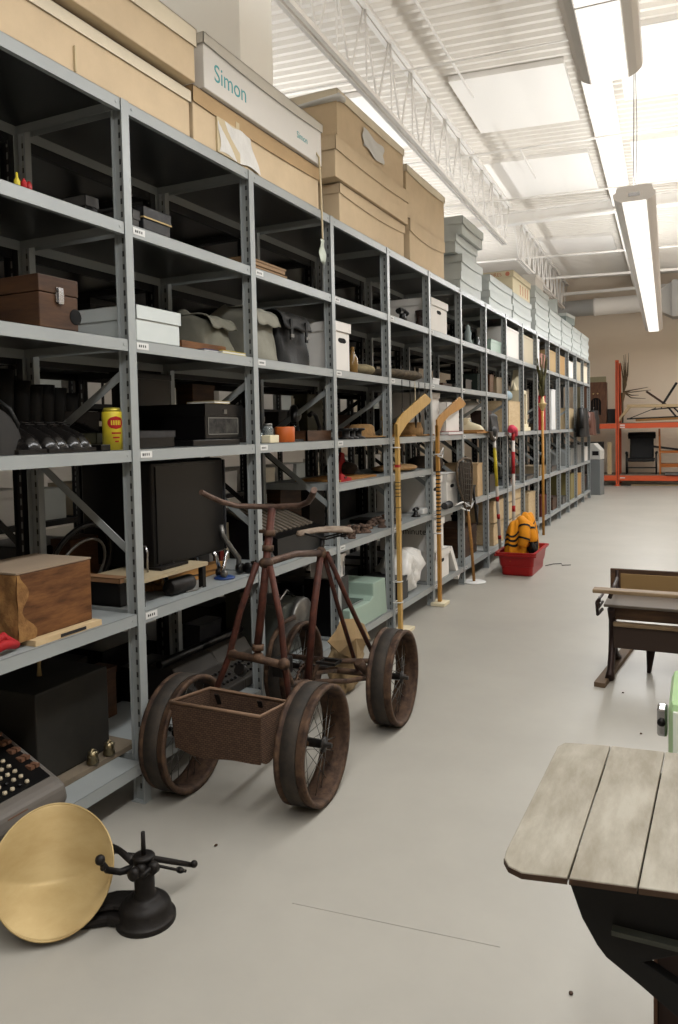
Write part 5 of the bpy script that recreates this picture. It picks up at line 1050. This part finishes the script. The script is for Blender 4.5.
# ================================================================= ORANGE PALLET RACK
ra=thing('pallet_rack','orange steel pallet rack along the back wall','racking',(-1.78,19.22,0),BY)
for x in (0,3.0,-3.0):
    for y_ in (0,1.0):
        m=MB(); m.bb((x-.04,y_-.03,0),(x+.04,y_+.03,2.99)); m.bb((x-.07,y_-.05,0),(x+.07,y_+.05,.01)); p=m.build('upright',orange,ra)
        m=MB(); m.bb((x-.012,y_-.032,.05),(x+.012,y_-.0305,2.95)); m.build('slot_strip',mat('orange_dark',(140,52,30),.5),p)
    m=MB(); m.bar((x,.03,.3),(x,.97,1.2),.03); m.bar((x,.97,1.2),(x,.03,2.2),.03); m.build('brace',orange,ra)
for x0 in (-3.0,0):
    for z in (1.44,.2):
        for y_ in (-.02,1.0):
            m=MB(); m.bb((x0+.04,y_-.025,z-.07),(x0+2.96,y_+.025,z+.05)); m.build('beam',orange,ra)
        m=MB(); m.bb((x0+.05,0,z+.05),(x0+2.95,1.0,z+.065)); m.build('deck_board',mat('rack_deck',(120,110,96),.8),ra)
for z in (1.47,1.42,.22): m=MB(); m.bb((.06,-.047,z-.035),(.17,-.0455,z-.01)); m.build('white_label',paper,ra)
def inr(x,y,z): p=brot(x,y); return (-1.78+p[0],19.22+p[1],z)
Z1=1.506; Z0=.266
t=thing('radio_cabinet','tall dark wooden radio cabinet with arched grille on the orange rack','radio',inr(-.50,.45,Z1),BY)
MB().bb((-.3,-.2,0),(.24,.2,1.0)).build('cabinet_body',mat('walnut',(120,82,58),.5,0,0,6,rgb2=(88,56,38),stretch=(5,5,1)),t,bevel=.015)
m=MB(); m.prism([(-.12,.2)]+[(-.0+.12*math.cos(a)-.0,.5+.12*math.sin(a)) for a in [PI*k/12 for k in range(13)]][::-1]+[(.12,.2)],-.206,-.2,'XZ'); m.build('grille',slotM,t)
for k in range(3): m=MB(); m.bb((-.07+k*.06,-.214,.2),(-.055+k*.06,-.206,.58)); m.build('grille_bar',woodD,t)
for k in range(2): m=MB(); m.lathe([(.0,0),(.02,0),(.018,-.02),(0,-.02)],(-.06+.1*k,-.2,.72),'Y',12); m.build('knob',brass,t)
o=MB().bb((-.4,-.02,0),(.35,.02,1.16)).build('cream_panel',mat('pale_green_cream',(176,168,136),.7),None,loc=inr(-.65,.78,Z1),rz=BY,bevel=.006); tag(o,'cream flat panel standing behind the wooden radio cabinet','panel')
t=thing('slatted_crate','dark slatted crate between the radio cabinet and orange upright','crate',inr(-.15,.5,Z1),BY)
for k in range(4): MB().bb((-.09,-.2,.01+k*.085),(.09,-.18,.075+k*.085)).build('slat',mat('charcoal_wood',(46,42,40),.7),t)
MB().bb((-.09,-.18,0),(.09,.2,.34)).build('crate_body',mat('charcoal_wood',(0,0,0)),t)
# driftwood
t=thing('driftwood','spiky dried branch standing by the orange upright','branch',inr(.10,.35,Z1),BY); m=MB(); rl=random.Random(9)
m.tube([(0,0,0),(.0,0,.5),(.02,0,.72)],[.02,.025,.06],8)
for k in range(34):
    a=rl.uniform(-.5,.45); h=.4+rl.random()*.55; w=rl.uniform(-.05,.05)
    x1=math.sin(a)*h*.38; m.tube([(.02,0,.72),(.02+x1*.4+.04,w,.72+h*.45),(.04+x1*.7,w*2,.72+h)],[.02,.014,.004],5)
for a,l in ((.25,.55),(.1,.62),(-.35,.5),(-.15,.35)): m.tube([(.02,0,.74),(.2,0,.70+a*.3),(.02+l,.0,.72+a*.45)],[.02,.014,.005],6)
m.build('branches',mat('driftwood',(110,92,70),.9,0,.2,12),t)
# sled
t=thing('wooden_sled','old wooden sled frame with upright black lever on the orange rack','sled',inr(.95,.45,Z1),BY)
for y_ in (-.25,.25):
    MB().bar((-.75,y_,.40),(.95,y_,.36),.03,.07).build('top_rail',woodP,t)
    MB().bar((-.95,y_,.04),(-.68,y_,.40),.03,.05).build('rail_leg',woodP,t)
    MB().bar((-.55,y_,.05),(.95,y_,.09),.04,.05).build('runner',woodT,t)
for a,c,w in (((-.75,0,.08),(-.1,0,.34),.03),((-.75,-.1,.09),(.6,-.1,.12),.06),((.0,0,.34),(.35,0,.92),.09),((.35,0,.10),(.12,0,.4),.07),((.22,0,.4),(.5,0,.1),.06),((.62,0,.4),(.75,0,.1),.06),((-.2,0,.3),(.4,0,.34),.05),((.38,0,.38),(.65,0,.39),.06)):
    MB().bar(a,c,w,w*.6).build('iron_lever',iron,t)
MB().bar((-.32,0,.74),(.12,0,.4),.03,.05).build('wooden_lever',woodD,t)
# black arm chair
t=thing('arm_chair','black upholstered high back armchair on the lower orange rack','armchair',inr(.52,.45,Z0),BY)
MB().bb((-.30,-.25,.30),(.30,.22,.38)).build('seat',blackR,t,bevel=.02)
bk_=MB().bb((-.27,-.04,0),(.27,.06,.72)).build('backrest',blackR,t,bevel=.03); bk_.location=(0,.22,.34); bk_.rotation_euler=(-.18,0,0); bk_.scale=(1,1,.85)
hd=MB().lathe([(.0,-.32),(.08,-.31),(.085,0),(.08,.31),(0,.32)],(0,0,0),'X',16).build('headrest',blackR,t); hd.location=(0,.32,.92)
for s in(-1,1):
    MB().tube([(s*.33,-.25,.5),(s*.34,0,.52),(s*.33,.2,.5)],.028).build('armrest',blackM,t)
    for y_ in (-.24,.22): MB().tube([(s*.33,y_,0),(s*.33,y_,.5)],.018).build('leg',blackM,t)
MB().bar((-.33,-.24,.16),(.33,-.24,.16),.03).build('stretcher',blackM,t)
# orange-brown wooden chair frame
t=thing('wooden_chair','orange-brown wooden chair seen sideways on the lower orange rack','chair',inr(1.16,.4,Z0),BY); wc=mat('orange_wood',(170,98,38),.5)
for y_ in(-.18,.18):
    MB().bar((-.22,y_,0),(-.24,y_,1.08),.04).build('leg',wc,t); MB().bar((.22,y_,0),(.22,y_,.55),.045).build('leg',wc,t)
    MB().bar((-.22,y_,.53),(.24,y_,.53),.03,.05).build('arm_rail',wc,t); MB().bar((-.22,y_,.20),(.22,y_,.20),.03,.06).build('side_rail',wc,t)
MB().bb((-.22,-.2,.22),(.22,.2,.25)).build('seat',wc,t); MB().bar((-.4,0,.66),(.45,0,.54),.05).build('dark_bar',iron,t); MB().bb((-.26,-.2,.9),(-.22,.2,1.0)).build('back_slat',wc,t)
t=lidbox('pale_tin','pale grey bowl-like tin under the wooden chair','tin',0,.3,0,.06,0,.3,steel,None,.02); t.location=inr(1.2,.05,Z0)
t=thing('dark_cabinet','dark panelled cabinet low at the left of the orange rack','cabinet',inr(-.75,.5,Z0),BY); MB().bb((-.35,-.2,0),(.4,.2,.78)).build('cabinet_body',mat('charcoal_wood',(0,0,0)),t,bevel=.01)
for k in (0,1): MB().bb((-.31+k*.36,-.212,.06),(.02+k*.34,-.2,.72)).build('door_panel',mat('charcoal_wood2',(58,50,44),.5),t)
o=MB().bb((-.05,-.02,0),(.05,.02,.78)).build('pine_plank',woodP,None,loc=inr(-.19,.18,Z0),rz=BY); o.rotation_euler=(-.05,0,BY); tag(o,'pale pine plank standing against the dark cabinet','plank')
o=MB().bb((.3,.1,0),(2.8,.5,.03)).build('floor_plank',woodP,None,loc=inr(0,0,.001),rz=BY); tag(o,'long pale plank on the floor under the orange rack','plank')
# duct on the back wall
t=thing('duct','round white ventilation duct along the back wall','duct',inr(-1.15,.95,0),BY); zc=4.42
m=MB(); m.lathe([(.21,-.05),(.225,-.04),(.225,.0),(.215,.01),(.215,1.35),(.225,1.36),(.225,1.4),(.21,1.41)],(.60,0,zc),'X',28); m.build('duct_pipe',steelW,t)
m=MB(); m.lathe([(.15,-1.3),(.2,-1.25),(.2,.0),(.21,.01)],(.55,0,zc),'X',28); m.build('metal_collar',mat('galvanised',(215,215,212),.4,.15),t)
m=MB(); m.prism([(2.0,zc-.21),(2.35,zc-.4),(2.35,zc+.42),(2.0,zc+.21)],-.3,.2,'XZ'); m.bb((2.35,-.4,zc-.42),(5,.2,zc+.44)); m.build('duct_box',mat('galvanised_white',(206,204,200),.4,.3),t)
for k in range(6): m=MB(); m.tube([(-.62+k*.07,0,3.6),(-.62+k*.07,0,5.1)],.025,8); m.build('riser_pipe',steelW,t)
m=MB(); m.bb((-1.2,-.02,zc+.35),(4,.04,zc+.42)); m.build('support_rail',steelW,t)
# ================================================================= SCHOOL DESK (middle distance)
t=thing('school_desk','antique double school desk with iron legs on wooden skids','school desk',(0,4.75,0)); so=Vector((0,4.75,0)); dw=mat('desk_wood_brown',(92,66,44),.6,0,0,5,rgb2=(60,42,30),stretch=(1,8,8)); dl=mat('desk_wood_light',(150,128,100),.6,0,0,5,rgb2=(120,98,72),stretch=(1,8,8))
irb=mat('brown_iron',(46,32,28),.45,.4,.2,14)
XL,XR=-.46,.42
P=lambda px,py,y: at(px,py,1,y)-so
def plank(name,x0,x1,y0,y1,z0,z1,mm,rot=0): 
    m=MB(); m.bb((x0,y0-so.y,z0),(x1,y1-so.y,z1)); return m.build(name,mm,t,bevel=.004)
za=P(600,588,4.5).z
zz=lambda px,py,y: at(px,py,1,y).z
plank('front_rail',-.545,.55,4.42,4.50,zz(600,592,4.45)-.002,zz(600,589,4.45)+.002,dl)
plank('seat_board',-.50,.5,4.55,4.88,zz(625,601,4.7)-.01,zz(625,601,4.7)+.006,mat('dusty_seat',(112,102,92),.6))
plank('back_board',-.50,.5,4.92,4.94,zz(610,592,4.93),zz(610,568,4.93),dw)
plank('back_inner_panel',-.44,.5,4.912,4.919,zz(640,590,4.93),zz(640,574,4.93),mat('ochre_wood',(140,112,72),.6))
plank('upper_panel',-.46,.46,4.60,4.62,zz(622,620,4.6),zz(622,604,4.6),dw)
plank('lower_panel',-.45,.46,4.58,4.60,zz(625,648,4.6),zz(625,625,4.6)-.004,mat('dark_panel_wood',(58,44,36),.6))
plank('panel_ledge',-.45,.46,4.56,4.60,zz(625,625,4.6)-.004,zz(625,622,4.6)+.002,dl)
for sx in (XL,XR):
    fr_=MB(); z_s=zz(625,601,4.7); zb=z_s+.03
    def yzp(pts,w): 
        for a,b_ in zip(pts[:-1],pts[1:]): fr_.bar((sx,a[0]-so.y,a[1]),(sx,b_[0]-so.y,b_[1]),.022,w,up=(1,0,0))
    fr_.tube([(sx,4.55-so.y,z_s-.02),(sx,4.62-so.y,z_s-.1),(sx,4.64-so.y,.26),(sx,4.60-so.y,.15),(sx,4.52-so.y,.06),(sx,4.47-so.y,.03)],[.02,.02,.022,.02,.02,.026],8)
    fr_.tube([(sx,4.64-so.y,.26),(sx,4.70-so.y,.16),(sx,4.82-so.y,.08),(sx,4.90-so.y,.03)],[.02,.018,.018,.026],8)
    fr_.tube([(sx,4.64-so.y,.28),(sx,4.78-so.y,z_s-.1),(sx,4.92-so.y,z_s),(sx,4.93-so.y,z_s+.14)],.014,8)
    fr_.build('cast_leg',irb,t)
    g_=MB()
    for k in range(3):
        yk=4.44+k*.05; g_.tube([(sx-.06,yk-so.y,z_s-.0+.05),(sx-.06,yk-so.y,zb-.05+.02*k)],.007,6)
    g_.tube([(sx-.06,4.40-so.y,z_s+.045),(sx-.06,4.44-so.y,z_s-.03),(sx-.05,4.58-so.y,z_s-.03)],.009,6); g_.tube([(sx-.06,4.42-so.y,z_s+.0),(sx-.05,4.6-so.y,z_s+.01)],.007,6); g_.tube([(sx-.06,4.40-so.y,z_s+.05),(sx-.05,4.62-so.y,z_s+.05)],.007,6)
    g_.tube([(sx,4.5-so.y,z_s+.06),(sx+.02,4.7-so.y,z_s+.13)],.012,8)
    g_.build('openwork_bracket',irb,t)
    m=MB(); m.bar((sx-.045,4.38-so.y,.014),(sx+.05,5.28-so.y,.014),.06,.026); m.build('skid',mat('skid_wood',(104,84,64),.7,0,.1,6),t)
m=MB(); m.tube([(-.25,4.78-so.y,z_s-.28),(-.26,4.76-so.y,.13),(-.27,4.75-so.y,.0)],[.022,.026,.012],8); m.tube([(-.22,4.78-so.y,.22),(.5,4.80-so.y,.2)],.009,6); m.tube([(-.27,4.78-so.y,.22),(-.2,4.78-so.y,.25)],.02,8); m.build('centre_leg',irb,t)
# small litter on the floor
for i,(a,b_) in enumerate(((623,693),(641,734),(571,994),(216,846))):
    p=at(a,b_,2,.0); o=MB().ball((0,0,.003),(.006,.008,.003),8,5).build('wood_chip',woodD,None,loc=(p.x,p.y,0)); tag(o,['tiny wood chip on the floor below the school desk skid','tiny wood chip on the floor left of the green chest','tiny speck on the floor left of the near desk base','tiny speck on the floor by the scale'][i],'chip')
# ================================================================= GREEN CHEST
t=thing('enamel_chest','pale green enamelled metal chest with chrome latch behind the near desk','chest',(.17,2.80,0))
m=MB(); zc_=at(674,667,1,2.98).z; m.bb((-.262,-.2,.03),(.25,.2,zc_)); m.build('chest_body',mint,t,bevel=.035)
m=MB(); m.bb((-.248,-.206,.06),(.22,-.198,zc_-.03)); m.build('front_panel',mintW,t,bevel=.004)
for sx in (-.2,.2):
    for sy in (-.15,.15): MB().lathe([(.02,0),(.022,.03)],(sx,sy,0),'Z',12).build('foot',blackM,t)
pl_=at(661,720,1,2.7)-Vector((.17,2.80,0))
m=MB(); m.bb((pl_.x-.012,-.12,pl_.z-.05),(pl_.x+.02,-.06,pl_.z+.045)); m.build('latch_plate',chrome,t,bevel=.008)
m=MB(); m.lathe([(0,-.008),(.013,-.006),(.013,.004),(0,.006)],(pl_.x+.002,-.12,pl_.z),'Y',16); m.build('latch_ring',iron,t)
# ================================================================= NEAR DESK
t=thing('near_desk','weathered plank-topped school desk on black iron frame, nearest the camera','desk',(0,1.45,0)); so=Vector((0,1.45,0))
def ny(x): return 1.184+.17*(x+.28)
def fy(x): return 1.735+.11*(x+.28)
xs=[-.292,-.187,-.086,.03,.16,.30]; xf=[-.292,-.178,-.068,.045,.17,.30]
zt=.75
for i in range(5):
    x0,x1=xs[i]+(.0012 if i else 0),xs[i+1]-.0012; f0,f1=xf[i]+(.0012 if i else 0),xf[i+1]-.0012
    if i==0:
        poly=[(x0+.035,ny(x0)+.004),(x1,ny(x1)),(f1,fy(f1)),(x0+.045,fy(x0)),(x0+.018,fy(x0)-.008),(x0+.007,fy(x0)-.035),(x0-.002,ny(x0)+.06),(x0,ny(x0)+.035),(x0+.012,ny(x0)+.014)]
    else: poly=[(x0,ny(x0)),(x1,ny(x1)),(f1,fy(f1)),(f0,fy(f0))]
    m=MB(); m.prism([(a,b_-so.y) for a,b_ in poly],zt-.0105,zt,'XY'); m.build('top_plank',deskTop,t,bevel=.002)
    eb=poly[:2] if i else [poly[8],poly[0],poly[1]]
    if not i: eb=[poly[7],poly[8],poly[0],poly[1]]
    m=MB()
    for a_,c_ in zip(eb[:-1],eb[1:]): m.bar((a_[0],a_[1]-so.y-.0006,zt-.006),(c_[0],c_[1]-so.y-.0006,zt-.006),.0012,.009)
    m.build('worn_edge',deskEdge,t)
zq=zt-.011
for yy in (1.30,1.66):
    m=MB(); cp=lambda a,b_:(at(a,b_,1,1.29).x,min(zq,at(a,b_,1,1.29).z))
    sh_=[(cp(566,884)[0]-.012,zq),cp(582,918),cp(597,945),cp(606,957),cp(640,985),cp(678,1018),(.02,.44),(.06,.44),(.06,.52),cp(658,972),cp(643,962),(.0,.625),(.25,.625),(.25,zq)]
    m.prism(sh_,yy-.012-so.y,yy+.012-so.y,'XZ'); m.build('iron_bracket',mat('black_iron_frame',(18,17,16),.6),t,bevel=.003)
m=MB(); m.bb((-.13,1.27-so.y,.628),(.26,1.66-so.y,.636)); m.build('shelf_board',mat('desk_iron_edge',(70,72,64),.5),t)
m=MB(); m.bb((-.125,1.285-so.y,.64),(.26,1.29-so.y,zq)); m.build('inner_panel',blackR,t)
m=MB(); m.bb((-.07,1.42-so.y,0),(.05,1.47-so.y,.63)); m.build('pedestal',mat('dark_pedestal_wood',(52,34,28),.6),t,bevel=.004)
m=MB(); m.bb((-.074,1.41-so.y,0.0),(-.068,1.46-so.y,.62)); m.build('pedestal_edge',mat('worn_edge_wood',(104,74,56),.7),t)
m=MB(); m.bb((-.22,1.25-so.y,0),(-.0,1.72-so.y,.0001+.02)); 
m=MB(); m.bb((-.09,1.2-so.y,0),(.07,1.75-so.y,.025)); m.build('foot_board',mat('dark_pedestal_wood',(0,0,0)),t,bevel=.004)
